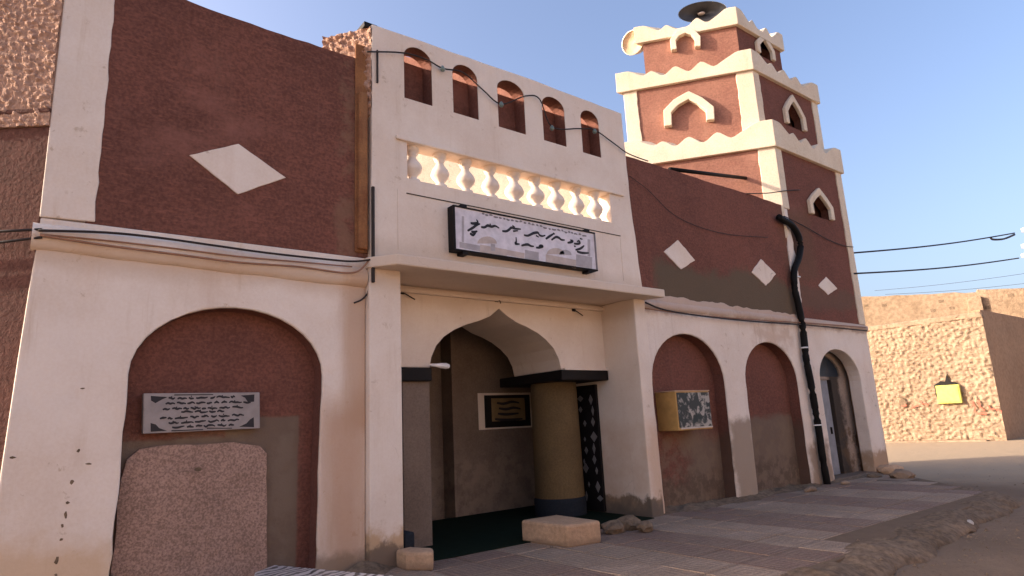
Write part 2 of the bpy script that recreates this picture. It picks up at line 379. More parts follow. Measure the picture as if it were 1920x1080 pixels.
def rough_line(pts, step=.12, amp=.012, seed=0):
    """subdivide a polyline and let it wander like a hand-painted edge"""
    out = []
    for i in range(len(pts)-1):
        a, b = pts[i], pts[i+1]; l = math.hypot(b[0]-a[0], b[1]-a[1]); m = max(1, int(l/step))
        for j in range(m):
            t = j/m; x, z = a[0]+(b[0]-a[0])*t, a[1]+(b[1]-a[1])*t
            w = amp if 0 < j else amp*.3
            out.append((x+w*noise.noise((x*6+seed, z*6, 1.3)), z+w*noise.noise((x*6, z*6+seed, 7.7))))
    out.append(pts[-1]); return out
def rough_loop(pts, step=.12, amp=.012, seed=0): return rough_line(list(pts)+[pts[0]], step, amp, seed)[:-1]
def P2(x, y, Y): v = on_y(x, y, Y); return (v.x, v.z)

D, DP, DA = 7.48, 7.38, 8.18            # wing plane, portal plane, inner arch plane
T142 = Vector((math.cos(R(142)), math.sin(R(142)), 0)); T127 = Vector((math.cos(R(127)), math.sin(R(127)), 0))
def nrm(t): return Vector((-t.y, t.x, 0))   # outward side for faces seen by the camera (towards -X,-Y)

def knobbly(name, u0, u1, z0, z1, O, T, N, mat, par, amp, step, sc, seed=0, zs=1.0):
    nu = int((u1-u0)/step); nz_ = int((z1-z0)/step); vs = []; fs = []
    for j in range(nz_+1):
        for i in range(nu+1):
            u = u0+(u1-u0)*i/nu; z = z0+(z1-z0)*j/nz_
            d = noise.voronoi(Vector((u*sc+.3*noise.noise((u*2, z*2, seed)), z*sc*zs, seed)))[0][0]
            h = amp*(max(0, .62-d)*1.6+.5*noise.noise((u*sc*1.7, z*sc*1.7, 4+seed)))
            q = O+T*u+N*h; vs.append((q.x, q.y, z+h*.2))
    n = nu+1
    for j in range(nz_):
        for i in range(nu): fs.append((j*n+i, j*n+i+1, (j+1)*n+i+1, (j+1)*n+i))
    return fix(obj(name, vs, fs, mat, par, smooth=False))

# ================================================================== GROUND
def ground():
    xs = [-60, -20, -6]+[-2+i*.45 for i in range(55)]+[24+i*1.6 for i in range(14)]+[60, 120, 400, 1500]
    ys = [-400, -60, -20, -8]+[-3+i*.45 for i in range(26)]+[10+i*2.5 for i in range(8)]+[60, 200, 1500]
    xs = sorted(set(xs)); ys = sorted(set(ys)); vs = []
    for y in ys:
        for x in xs:
            z = -.16
            if -2 < x < 22 and -3 < y < 5: z += .05*(noise.noise((x*.8, y*.8, 0))+.5*noise.noise((x*2.1, y*2.1, 3)))
            z += .10*max(0, min(1, (4.2-abs(y-3.6)*4)/4.2))*0
            vs.append((x, y, z))
    n = len(xs)
    fs = [(j*n+i, j*n+i+1, (j+1)*n+i+1, (j+1)*n+i) for j in range(len(ys)-1) for i in range(n-1)]
    return struct(obj('ground', vs, fs, 'ground', smooth=True))
ground()
# pavement: bed + tiles
pav_edge = [(-3, 3.75), (6.2, 3.75), (9.4, 3.95), (11.8, 4.05), (13.7, 4.15)]
pv = struct(plan('pavement', rough_line([(-3, 3.7), (6.2, 3.7), (9.4, 3.92), (11.8, 4.05), (13.8, 4.2), (17.0, 7.0), (17.6, 7.6), (-3, 7.6)], .5, .05)[:-1]+[(-3, 7.6)], -.4, -.012, 'bed'))
TS = .60
def tile_mesh(mat, seed):
    h = TS/2-.012; b = .008; rr = random.Random(seed)
    vs = []
    for z, s in ((-.03, h), (-b, h), (0, h-b)):
        vs += [(-s, -s, z), (s, -s, z), (s, s, z), (-s, s, z)]
    fs = [(8, 9, 10, 11)]+[(k*4+i, k*4+(i+1) % 4, k*4+4+(i+1) % 4, k*4+4+i) for k in range(2) for i in range(4)]
    me = bpy.data.meshes.new('tile'); me.from_pydata(vs, [], fs); me.materials.append(MATS[mat]); return me
tmesh = {'a': tile_mesh('tile_pale', 1), 'b': tile_mesh('tile_purple', 2)}
def edge_y(x):
    for (x0, y0), (x1, y1) in zip(pav_edge, pav_edge[1:]):
        if x0 <= x <= x1: return y0+(y1-y0)*(x-x0)/(x1-x0)
    return 4.15+(x-13.7)*.87 if x > 13.7 else 3.75
far_v, far_f = [], []
i = 0
while 1.9+i*TS < 17.2:
    x = 1.9+i*TS; kind = 'a' if (i//2) % 2 == 1 else 'b'
    for j in range(9):
        y = 7.14-j*TS
        if y-TS*.5 < edge_y(x)+.12*noise.noise((x*1.3, 4, 0)): continue
        if x > 15.3:
            q = len(far_v); h = TS/2-.01
            far_v += [(x-h, y-h, 0), (x+h, y-h, 0), (x+h, y+h, 0), (x-h, y+h, 0)]; far_f.append((q, q+1, q+2, q+3)); continue
        o = bpy.data.objects.new('tile', tmesh[kind]); COL.objects.link(o); o.parent = pv
        o.location = (x, y, random.uniform(-.006, .004)); o.rotation_euler = (random.uniform(-.012, .012), random.uniform(-.012, .012), random.uniform(-.01, .01))
    i += 1
if far_v:
    o = obj('tile_field', far_v, far_f, 'tile_pale', pv); o['kind'] = 'stuff'
# crumbling earth kerb along the pavement edge
def kerb():
    path = spline([(4.2, 3.6, 0), (6.2, 3.7, 0), (8.0, 3.84, 0), (9.6, 3.95, 0), (11.8, 4.10, 0), (13.6, 4.22, 0), (14.3, 4.6, 0), (14.8, 5.15, 0)], 44)
    vs = []; fs = []; m = 19
    for i, p in enumerate(path):
        d = (path[min(i+1, len(path)-1)]-path[max(i-1, 0)]).normalized(); nn = Vector((d.y, -d.x, 0))
        for k in range(m):
            a = math.pi*k/(m-1); w = .42+.18*noise.noise((p.x*1.1, 5, 0)); h = .175+.05*noise.noise((p.x*1.3, 9, 0))
            q = p+nn*(w*math.cos(a))+Vector((0, 0, -.175+max(0, h)*math.sin(a)**1.3))
            q += Vector((noise.noise(q*5), noise.noise(q*5+Vector((9, 0, 0))), noise.noise(q*6+Vector((0, 9, 0)))))*.03+Vector((0, 0, .035*noise.noise(q*2.2)+.012*noise.noise(q*14)))
            vs.append(q)
    for i in range(len(path)-1):
        for k in range(m-1): fs.append((i*m+k, i*m+k+1, (i+1)*m+k+1, (i+1)*m+k))
    return fix(obj('kerb', vs, fs, 'earth', smooth=True))
struct(kerb())

def rock(name, c, r, mat, seed, squash=.6):
    import bmesh
    bm = bmesh.new(); bmesh.ops.create_icosphere(bm, subdivisions=2, radius=1)
    for v in bm.verts:
        q = v.co*1.2+Vector((seed*3.1, 0, 0)); v.co *= 1+.35*noise.noise(q)+.15*noise.noise(q*2.5)
        v.co = Vector((v.co.x*r, v.co.y*r*(.7+.3*math.sin(seed)), v.co.z*r*squash))
    me = bpy.data.meshes.new(name); bm.to_mesh(me); bm.free(); me.materials.append(MATS[mat])
    o = bpy.data.objects.new(name, me); COL.objects.link(o); o.location = c; return o

# ================================================================== SIDE WING (plain wing with one blind arch)
wing = empty('side_wing', (1.7, D, 0), 'red-brown mosque wing with cream lower wall, blind arch and one large pale diamond', 'building')
# lower cream wall with the arch notch
AL = (.90, 2.91, 2.28, 3.03)
bot = -.14
outer = rough_loop([(-.05, bot), (.87, bot), (.89, 1.0), (.90, 2.28)], .2, .012)[:-1]
outer = [(-.05, bot), (.86, bot)]+rough_line([(.87, .0), (.885, 1.0), (.90, 2.28)], .14, .016)[:-1]+arch(*AL[:2], *AL[2:])[::-1]+rough_line([(2.91, 2.2), (2.88, 1.0), (2.87, .0)], .14, .012)[:-1]+[(2.87, bot), (3.47, bot), (3.47, 3.80), (.05, 3.80), (.045, 3.62), (.0, 2.4), (-.03, 1.4)]
wall('lower_wall', outer, [], D, .24, 'cream_wing', wing, .02)
wall('arch_panel', [(.7, bot), (3.1, bot), (3.1, 3.2), (.7, 3.2)], [], D+.24, .2, 'red_niche', wing, 0)
def reveal(path, y0, y1, mat, par):
    vs = []; fs = []; cx = sum(p_[0] for p_ in path)/len(path); zm = max(p_[1] for p_ in path)
    for x_, z_ in path:
        x2 = x_+(.004 if x_ < cx else -.004); z2 = z_-.004 if z_ > zm-.5 else z_
        vs += [(x2, y0, z2), (x2, y1, z2)]
    for i_ in range(len(path)-1): fs.append((i_*2, i_*2+1, i_*2+3, i_*2+2))
    return obj('arch_reveal', vs, fs, mat, par)
reveal([(.86, bot)]+rough_line([(.87, .0), (.885, 1.0), (.90, 2.28)], .14, .016)[:-1]+arch(*AL[:2], *AL[2:])[::-1]+rough_line([(2.91, 2.2), (2.88, 1.0), (2.87, .0)], .14, .012)[:-1]+[(2.87, bot)], D+.022, D+.245, 'red_reveal', wing)
# rough pink slab set in the arch
p = [P2(500, 1100, D+.19), P2(500, 850, D+.19), P2(487, 836, D+.19), P2(440, 829, D+.19), P2(300, 836, D+.19), P2(262, 842, D+.19), P2(238, 862, D+.19), P2(226, 900, D+.19), P2(205, 1100, D+.19)]
wall('render_panel', rough_loop([(max(.80, a), max(b_, bot)) for a, b_ in p], .08, .012, 3), [], D+.185, .1, 'terrazzo', wing, .02, 'rough pink speckled render panel with rounded corners')
hp_ = on_y(372, 880, D+.08); tag_ = wall('weep_hole', [(hp_.x+.035*math.cos(a), hp_.z+.022*math.sin(a)) for a in (i*.785 for i in range(8))], [], D+.083, .02, 'earth', wing, 0)
# upper red wall with measured roofline
roof = [P2(660, 106, D), P2(600, 87, D), P2(530, 64, D), P2(470, 43, D), P2(365, 5, D)]
zl = roof[-1][1]+.03
outer = [(.42, 3.80)]+[(3.36, 3.80), (3.50, 3.80), (3.50, roof[0][1])]+rough_line([(roof[0][0], roof[0][1])]+roof[1:]+[(.42, zl)], .15, .02)
wall('upper_wall', outer, [], D+.01, .34, 'red_wing', wing, .02)
# cream corner strip and the line between the two colours
strip = rough_line([(.50, 3.82), (.50, 5.0), (.49, zl+.02)], .1, .02, 2)
wall('corner_strip', [(.045, 3.80)]+strip+[(.05, zl+.02)], [], D-.012, .1, 'cream_wing', wing, .012)
def course(name, x0, x1, z, r, Y, mat, par, seed=0, zfun=None):
    vs = []; fs = []; m = 8; n = max(2, int((x1-x0)/.12))
    for i in range(n+1):
        x = x0+(x1-x0)*i/n; zz = (zfun(x) if zfun else z)+.012*noise.noise((x*2, seed, 0))
        for k in range(m):
            a = math.pi*(k/(m-1)-.5); rr = r*(1+.15*noise.noise((x*3, k*.3, seed)))
            vs.append((x, Y+.02-rr*.75*math.cos(a), zz+rr*math.sin(a)))
    for i in range(n):
        for k in range(m-1): fs.append((i*m+k, i*m+k+1, (i+1)*m+k+1, (i+1)*m+k))
    return fix(obj(name, vs, fs, mat, par, smooth=True))
course('string_course', .0, 3.46, 3.58, .14, D, 'cream_wing', wing, 1, lambda x: 3.60-.02*x)
dm = [P2(355, 291, D-.0), P2(447, 270, D), P2(536, 333, D), P2(446, 364, D)]
wall('diamond', rough_loop(dm, .08, .008), [], D-.008, .03, 'cream_wing', wing, .006, 'pale flat diamond on red-brown render')
# oblique end wall
NS = Vector((-T142.y*1, T142.x, 0)); NS = Vector((-math.sin(R(142)), math.cos(R(142)), 0))
O = Vector((.05, D, 0))
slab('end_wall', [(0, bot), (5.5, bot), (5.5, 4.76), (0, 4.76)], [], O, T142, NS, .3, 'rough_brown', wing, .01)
slab('end_wall_upper', [(0, 4.76), (5.5, 4.76), (5.5, zl+.1), (0, zl+.1)], [], O, T142, NS, .3, 'rough_tan', wing, .01, 'rough tan plaster', lift=.012)  # end wall tan in its upper part, dark brown beneath
knobbly('end_plaster', .0, 5.5, 4.76, zl+.1, O+NS*.02, T142, NS, 'rough_tan', wing, .028, .022, 15, 5, 1.5)
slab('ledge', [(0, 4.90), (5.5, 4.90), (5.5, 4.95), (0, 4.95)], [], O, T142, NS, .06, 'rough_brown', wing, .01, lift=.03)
plan('roof_slab', [(.3, D+.3), (8.9, D+.3), (8.9, 12.5), (-3.4, 12.5)], 4.0, 4.2, 'mud_shade', wing, 0)
# small holes and flaking down the pier (real chips)
for k, (px, py, w, h) in enumerate([(147, 845, 8, 9), (135, 903, 8, 12), (127, 943, 8, 7), (123, 966, 7, 18), (117, 985, 8, 9), (115, 1012, 11, 6), (106, 1052, 10, 18), (155, 728, 10, 4), (24, 858, 12, 6), (166, 870, 14, 5), (105, 1078, 8, 8)]):
    c = on_y(px, py, D-.004); sx, sz = w/2/300, h/2/260
    pts = [(c.x+sx*(1+.4*math.sin(k+a*2))*math.cos(a), c.z+sz*(1+.3*math.cos(k*2+a))*math.sin(a)) for a in (2*math.pi*i/7 for i in range(7))]
    wall('paint_chip', pts, [], D-.003, .02, 'earth', wing, 0)

# ================================================================== ENTRANCE PORTAL
portal = empty('entrance_portal', (6.1, DP, 0), 'tall cream entrance portal with ogee arch, row of openings and balustrade', 'portal')
XL, XR = 3.47, 8.75
plan('pier', [(XL, DP), (3.92, DP), (3.92, 9.6), (XL, 9.6)], -.14, 3.66, 'cream_portal', portal, .02)
plan('pier', [(8.46, DP), (XR, DP), (XR, 9.6), (8.46, 9.6)], -.14, 3.66, 'cream_portal', portal, .02)
# upper wall: openings
holes = []
niches = [((4.01, 4.47), 6.19, 7.05), ((4.83, 5.29), 6.19, 7.04), ((5.67, 6.22), 6.18, 7.05), ((6.60, 7.11), 6.18, 7.03), ((7.49, 7.94), 6.17, 7.02)]
for (a, b_), z0, z1 in niches:
    holes.append([(a, z0), (b_, z0)]+arch(a, b_, z1-.19, z1, 12))
BX0, BX1, BZ0, BZ1 = 4.04, 8.07, 4.98, 5.52
holes.append([(BX0, BZ0), (BX1, BZ0), (BX1, BZ1), (BX0, BZ1)])
wall('upper_wall', rough_loop([(3.50, 3.79), (8.72, 3.79), (8.60, 5.6), (8.58, 7.20), (6.2, 7.22), (3.52, 7.17)], .25, .016, 4), holes, DP, .26, 'cream_portal', portal, .012)
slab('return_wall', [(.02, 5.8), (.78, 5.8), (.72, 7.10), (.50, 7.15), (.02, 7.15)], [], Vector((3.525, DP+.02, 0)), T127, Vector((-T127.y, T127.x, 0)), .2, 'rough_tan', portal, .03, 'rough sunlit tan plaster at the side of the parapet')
knobbly('return_plaster', .0, .76, 5.9, 7.13, Vector((3.525, DP+.02, 0))+Vector((-T127.y, T127.x, 0))*.01, T127, Vector((-T127.y, T127.x, 0)), 'rough_tan', portal, .06, .026, 10, 7, 1.3)
box('coping_stub', 3.42, 3.62, 7.42, 7.7, 7.13, 7.21, 'black_metal', portal)
# thin moulding over the balustrade and the panel outline below
box('drip_moulding', 3.86, 8.42, DP-.04, DP, 5.52, 5.58, 'cream_portal', portal, .012)
for k, (a, b_, c, d) in enumerate(((3.88, 3.895, 3.95, 4.80), (8.24, 8.255, 3.95, 4.72))):
    box('panel_moulding', a, b_, DP-.008, DP, c, d, 'cream_portal', portal, .003)
box('panel_groove', 4.02, 8.26, DP-.009, DP, 4.755, 4.768, 'cable_dark', portal, 0)
# balusters
prof = [(.085, 0), (.085, .05), (.05, .07), (.05, .10), (.105, .17), (.12, .22), (.10, .29), (.055, .36), (.045, .41), (.07, .44), (.05, .46), (.085, .48), (.085, .54)]
v, f = lathe([(r*1.25, h) for r, h in prof], 14, Vector((0, 0, 0)), Vector((0, 0, 1)), Vector((1, 0, 0)))
b0 = obj('baluster', v, f, 'cream_portal', portal, 0, True)
for k in range(9):
    o = b0 if k == 0 else b0.copy()
    if k: COL.objects.link(o); o.parent = portal
    o.location = (4.20+k*.452+random.uniform(-.012, .012), DP+.13+random.uniform(-.01, .01), BZ0); o.rotation_euler = (random.uniform(-.02, .02), random.uniform(-.025, .025), random.uniform(0, 6)); o.scale = (random.uniform(.93, 1.07),)*2+(1,)
# red-painted infill of the small openings, with the top left open
for (a, b_), z0, z1 in niches:
    box('opening_panel', a-.03, b_+.03, DP+.262, DP+.34, z0-.05, z1-.12, 'red_recess', portal, 0)
    n_ = 10; arcp = arch(a, b_, z1-.19, z1, n_)
    ring = [(b_, z0)]+arcp+[(a, z0)]
    vs = []; fs = []
    for i_, (x, z) in enumerate(ring):
        cx, cz = (a+b_)/2, (z0+z1)/2; k_ = .004
        x2 = x+(cx-x)*.02; z2 = z+(cz-z)*.008
        vs += [(x2, DP+.004, z2), (x2, DP+.262, z2)]
    for i_ in range(len(ring)-1): fs.append((i_*2, i_*2+1, i_*2+3, i_*2+2))
    obj('opening_lining', vs, fs, 'red_recess', portal)
# ledge (its end cut along the oblique return)
plan('ledge', [(3.70, 7.05), (8.92, 7.05), (8.78, 7.36), (8.78, 7.60), (3.44, 7.60), (3.44, 7.39)], 3.645, 3.79, 'cream_portal', portal, .018)
box('portal_soffit', 3.6, 8.7, 7.60, 9.6, 3.66, 3.80, 'cream_portal', portal, 0)
box('arch_moulding', 3.92, 8.46, DA-.07, DA+.05, 3.55, 3.62, 'cream_portal', portal, .015)
# ogee arch wall
hl = [(4.80, 2.47), (4.83, 2.62), (4.92, 2.80), (5.06, 2.94), (5.24, 3.05), (5.46, 3.14), (5.70, 3.215), (5.92, 3.30), (6.11, 3.44)]
hr = [(6.27, 3.33), (6.45, 3.24), (6.68, 3.17), (6.90, 3.08), (7.08, 2.97), (7.24, 2.83), (7.34, 2.65), (7.38, 2.47)]
ww = [(3.92, 2.47)]+hl+hr+[(8.46, 2.47), (8.46, 3.66), (3.92, 3.66)]
wall('arch_wall', ww, [], DA, 1.32, 'cream_portal', portal, .006)
box('capital', 7.33, 8.455, DA-.06, 9.9, 2.29, 2.462, 'black_metal', portal, .015, 'black slab capital')
box('capital_strip', 7.40, 8.455, DA-.075, DA-.02, 2.462, 2.50, 'cream_portal', portal, .005)
box('capital', 3.925, 4.80, DA-.06, 9.6, 2.27, 2.462, 'black_metal', portal, .015, 'black slab capital')
# column
cc = on_y(1042, 800, 8.95); cr = .44
v, f = lathe([(cr, .3), (cr*.98, 1.2), (cr*.95, 2.30)], 40, Vector((cc.x, 8.95, 0)), Vector((0, 0, 1)), Vector((1, 0, 0)))
colo = obj('column', v, f, 'ochre', portal, 0, True, 'round ochre column')
v, f = lathe([(cr*1.04, 0), (cr*1.05, .28), (cr, .31)], 40, Vector((cc.x, 8.95, 0)), Vector((0, 0, 1)), Vector((1, 0, 0)))
obj('column_base', v, f, 'blue_grey', colo, 0, True)
box('pilaster', 4.36, 4.80, DA+.02, 8.9, 0, 2.27, 'inner_wall', portal)
# vestibule
BW = 10.35
px0 = on_y(850, 800, BW).x
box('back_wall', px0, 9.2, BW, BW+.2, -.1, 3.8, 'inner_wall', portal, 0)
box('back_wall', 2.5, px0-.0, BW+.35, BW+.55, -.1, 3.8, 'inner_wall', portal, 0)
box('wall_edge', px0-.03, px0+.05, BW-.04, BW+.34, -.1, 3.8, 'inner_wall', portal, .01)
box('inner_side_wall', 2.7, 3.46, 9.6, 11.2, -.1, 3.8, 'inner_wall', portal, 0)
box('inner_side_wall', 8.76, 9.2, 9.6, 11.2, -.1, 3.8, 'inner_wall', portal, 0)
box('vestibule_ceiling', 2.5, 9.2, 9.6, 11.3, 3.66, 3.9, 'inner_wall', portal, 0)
# carved black screen beside the column
cs = box('carved_screen', 8.40, 8.455, 8.42, 9.15, .02, 2.24, 'black_metal', portal, .01, 'black screen with pale carved motifs')
for k in range(9):
    z = .22+k*.225
    for y in (8.55, 8.80, 9.02):
        dz, dy = random.uniform(.03, .10), random.uniform(.02, .085); y += random.uniform(-.05, .05); zz = z; z = zz+random.uniform(-.05, .05)
        vs = [(8.392, y-dy, z), (8.392, y, z-dz), (8.392, y+dy, z), (8.392, y, z+dz), (8.405, y-dy, z), (8.405, y, z-dz), (8.405, y+dy, z), (8.405, y, z+dz)]
        obj('motif', vs, [(0, 1, 2, 3), (0, 4, 5, 1), (1, 5, 6, 2), (2, 6, 7, 3), (3, 7, 4, 0)], 'motif_grey', cs)
tag(box('carpet', 4.0, 8.40, 7.30, 10.3, .0, .014, 'carpet_green', None, .004), 'dark green carpet on the floor inside the entrance portal', 'carpet')
# sunlit terrace wall behind the parapet, seen through the balustrade and the small openings
q0 = Vector((9.30, 8.35, 0)); nT = Vector((-T127.y, T127.x, 0))
slab('terrace_wall', [(0, 4.2), (6.6, 4.2), (6.6, 8.95), (0, 6.6)], [], q0, T127, nT, .25, 'terrace_cream', portal, 0)
slab('terrace_wall', [(0, 6.6), (4.7, 8.3), (4.7, 10.2), (.4, 7.93), (0, 7.7)], [], q0, T127, nT, .25, 'red_sunlit', portal, 0, lift=.01)

# ================================================================== ARCADE WING
arc = empty('arcade_wing', (11.4, D, 0), 'red-brown mosque wing with two blind arches and two small diamonds', 'building')
bz = -.14
A1, A2, A3 = (8.88, 11.03, 2.20, 3.11), (11.75, 13.76, 2.22, 3.06), (14.76, 16.78, 2.25, 3.00)
def notch(a, sl=0., sr=0.): return [(a[0]+sl, bz)]+rough_line([(a[0]+sl, .02), (a[0]+sl*.4, 1.0), (a[0], a[2])], .16, .02, a[0])[:-1]+arch(*a)[::-1]+rough_line([(a[1], a[2]-.02), (a[1]+sr*.4, 1.0), (a[1]+sr, .02)], .16, .02, a[1])[:-1]+[(a[1]+sr, bz)]
outer = [(8.72, bz)]+notch(A1, .02, -.03)+notch(A2, -.05, -.0)+[(14.12, bz), (14.12, 3.70), (8.72, 3.70)]
wall('lower_wall', outer, [], D, .26, 'cream_arcade', arc, .02)
wall('arch_panel', [(8.6, bz), (11.4, bz), (11.4, 3.3), (8.6, 3.3)], [], D+.26, .2, 'red_recess', arc, 0)
wall('arch_panel', [(11.4, bz), (14.1, bz), (14.1, 3.3), (11.4, 3.3)], [], D+.26, .2, 'red_recess', arc, 0)
reveal(notch(A1, .02, -.03), D+.022, D+.262, 'red_reveal', arc); reveal(notch(A2, -.05, -.0), D+.022, D+.262, 'red_reveal', arc)
rl = [P2(1178, 293, D), P2(1260, 318, D), P2(1330, 341, D), P2(1400, 362, D), P2(1466, 384, D)]
outer = [(8.55, 3.70), (14.13, 3.70), (14.13, rl[-1][1])]+rough_line(rl[::-1], .2, .02)+[(8.55, rl[0][1])]
wall('upper_wall', outer, [], D+.012, .34, 'red_arcade', arc, .02)
course('string_course', 8.72, 14.12, 3.60, .085, D, 'cream_arcade', arc, 4)
# crumbling plaster lip above the course
lip = rough_line([(8.75, 3.86), (9.6, 3.80), (11, 3.78), (12.5, 3.76), (14.1, 3.74)], .1, .045, 9)
wall('plaster_lip', [(8.75, 3.60)]+[(14.1, 3.60)]+lip[::-1], [], D-.006, .05, 'cream_arcade', arc, .01, 'crumbling cream plaster edge')
for pts in ([(1245, 472), (1271, 450), (1303, 488), (1277, 505)], [(1409, 510), (1427, 486), (1455, 514), (1436, 536)]):
    wall('diamond', rough_loop([P2(a, b_, D) for a, b_ in pts], .08, .02, pts[0][0]), [], D-.006, .03, 'cream_arcade', arc, .006)
plan('roof_slab', [(9.0, D+.3), (12.2, D+.3), (12.2, 11.5), (9.0, 11.5)], 4.0, 4.2, 'mud_shade', arc, 0)

# ================================================================== MINARET
mina = empty('minaret', (15.8, D, 0), 'square stepped red-brown minaret with cream scalloped bands and corner strips', 'minaret')
outer = [(14.12, bz)]+notch(A3, .0, .02)+[(17.58, bz), (17.56, 1.5), (17.54, 3.70), (14.12, 3.70)]
wall('lower_wall', outer, [], D, .30, 'cream_arcade', mina, .02)
course('string_course', 14.12, 17.56, 3.60, .085, D, 'cream_arcade', mina, 6)
nl = Vector((-T127.y, T127.x, 0))          # outward normal of the sunlit side
LEV = [  # x left, x right, y front, side length, z bottom, z wall top (band bottom), band heights (corner, peak, valley), band offset
    (14.18, 17.50, D+.012, 3.42, 3.70, 7.90, (.70, .60, .37), .09),
    (14.10, 17.32, D+.262, 3.22, 8.0, 10.06, (.57, .49, .25), .09),
    (14.42, 16.58, D+.70, 2.46, 10.2, 11.70, (.52, .42, .22), .10)]
def frame_poly(cl, w):
    """constant-width band around an open polyline cl (list of 2d points)"""
    n = len(cl); Lp = []; Rp = []
    for i in range(n):
        a = Vector(cl[max(i-1, 0)]); b_ = Vector(cl[min(i+1, n-1)]); p_ = Vector(cl[i])
        if 0 < i < n-1:
            d1 = (p_-a).normalized(); d2 = (b_-p_).normalized(); nn = Vector((-(d1+d2).y, (d1+d2).x)).normalized()
            k = 1/max(.35, nn.dot(Vector((-d1.y, d1.x))))
        else:
            d1 = (b_-a).normalized(); nn = Vector((-d1.y, d1.x)); k = 1
        Lp.append(tuple(p_+nn*w/2*k)); Rp.append(tuple(p_-nn*w/2*k))
    return Lp+Rp[::-1]
def wshape(c, z0, hw, zs, za):
    """pointed window centre line: foot, shoulder, apex, shoulder, foot"""
    return [(c-hw, z0), (c-hw, zs), (c-hw*.55, zs+(za-zs)*.52), (c, za), (c+hw*.55, zs+(za-zs)*.52), (c+hw, zs), (c+hw, z0)]
FRONTW = [(1537, 358, 408, 1516, 1560), (1484, 183, 240, 1471, 1508), (1432, 70, 108, 1418, 1449)]
for li, (xl, xr, yf, ln, z0, zt, (hc, hp, hv), off) in enumerate(LEV):
    A = Vector((xl, yf, 0)); Bp = Vector((xr, yf, 0)); Dp = A+T127*ln; Cp = Vector((xr, Dp.y, 0))
    # front face with a pointed opening
    cxp, ya, yb, xa, xb = FRONTW[li]
    pc = on_y(cxp, (ya+yb)/2, yf); za = on_y(cxp, ya, yf).z; zb = on_y((xa+xb)/2, yb, yf).z
    hw = (on_y(xb, (ya+yb)/2, yf).x-on_y(xa, (ya+yb)/2, yf).x)/2*.82; cx = (on_y(xa, yb, yf).x+on_y(xb, yb, yf).x)/2
    zs = zb+(za-zb)*.42; fw = .17 if li == 0 else .16
    cl = wshape(cx, zb, hw, zs, za-.07)
    hole = [(cx-hw, zb), (cx+hw, zb), (cx+hw, zs), (cx, za-.07), (cx-hw, zs)]
    wall('front_wall', [(xl, z0), (xr, z0), (xr, zt+.05), (xl, zt+.05)], [hole], yf, .22, 'red_minaret' if li else 'red_arcade', mina, 0)
    box('window_recess', cx-hw-.2, cx+hw+.2, yf+.32, yf+.38, zb-.2, za+.2, 'rough_brown', mina, 0)
    wall('window_surround', frame_poly(cl, fw), [], yf-.09, .09, 'cream_minaret', mina, .02)
    # sunlit side face
    slab('side_wall', [(0, z0), (ln, z0), (ln, zt+.05), (0, zt+.05)], [], A, T127, nl, .2, 'red_sunlit', mina, 0)
    wall('rear_wall', [(Dp.x+.2, z0), (xr-.01, z0), (xr-.01, zt+.05), (Dp.x+.2, zt+.05)], [], Cp.y-.2, .2, 'red_minaret', mina, 0)
    box('far_wall', xr-.2, xr-.002, yf+.01, Cp.y, z0, zt+.04, 'red_minaret', mina, 0)
    # corner strips
    if li < 2:
        w = .28
        zlow = z0 if li else 3.70
        fr = rough_line([(xl+w, zlow), (xl+w*.9, (zlow+zt)/2), (xl+w, zt)], .12, .03, li+3)
        zf = 6.35 if li == 0 else zlow
        wall('corner_strip', [(xl-.01, zf)]+[(x, z) for x, z in rough_line([(xl+w, zf), (xl+w, zt)], .15, .03, 5+li)]+[(xl-.01, zt)], [], yf-.03, .06, 'cream_minaret', mina, .012)
        if li == 0:
            wall('corner_strip', rough_line([(14.16, 3.7), (14.40, 3.7)], .3, 0)+rough_line([(14.40, 3.7), (14.44, 5.0), (14.36, 6.34)], .1, .07, 15)+rough_line([(14.20, 6.34), (14.14, 5.0), (14.16, 3.7)], .1, .03, 25)[:-1], [], yf-.016, .04, 'cream_arcade', mina, .008)
        wall('corner_strip', [(xr-.30, zlow)]+[(xr+.02, zlow), (xr+.02, zt)]+rough_line([(xr-.28, zt), (xr-.30, zlow)], .12, .03, 8)[:-1], [], yf-.028, .06, 'cream_minaret', mina, .012)
        slab('corner_strip', [(-.03, zlow if li else 5.6)]+rough_line([(.40, zlow if li else 5.6), (.38, zt)], .12, .03, 4)+[(-.03, zt)], [], A, T127, nl, .06, 'cream_minaret', mina, .012, lift=.028)
        slab('corner_strip', [(ln-.36, zlow)]+[(ln+.01, zlow), (ln+.01, zt)]+rough_line([(ln-.34, zt), (ln-.36, zlow)], .12, .03, 6)[:-1], [], A, T127, nl, .06, 'cream_minaret', mina, .012, lift=.028)
    # scalloped band
    cen = (A+Bp+Cp+Dp)/4
    def off_poly(o_):
        pts = [Dp, A, Bp, Cp]; res = []
        for i in range(4):
            p0, p1, p2 = pts[i-1], pts[i], pts[(i+1) % 4]
            d1 = (p1-p0).normalized(); d2 = (p2-p1).normalized(); n1 = Vector((d1.y, -d1.x, 0)); n2 = Vector((d2.y, -d2.x, 0))
            if n1.dot(p1-cen) < 0: n1 = -n1
            if n2.dot(p1-cen) < 0: n2 = -n2
            bis = (n1+n2); res.append(p1+bis*(o_/max(.3, 1+n1.dot(n2))))
        return res
    po, pi_ = off_poly(off), off_poly(off-.26)
    peaks = ((.27, hp), (.45, hp*1.02), (.64, hp*1.02)) if li < 2 else ((.32, hp), (.62, hp*1.05))
    def prof_h(u):
        h = hv
        for c_, h_ in peaks:
            h = max(h, hv+(h_-hv)*(1-abs(u-c_)/.085))
        for c_ in (0, 1):
            d_ = abs(u-c_)
            h = max(h, hv+(hc-hv)*min(1, max(0, (.27-d_)/.17)))
        return h
    ring = []
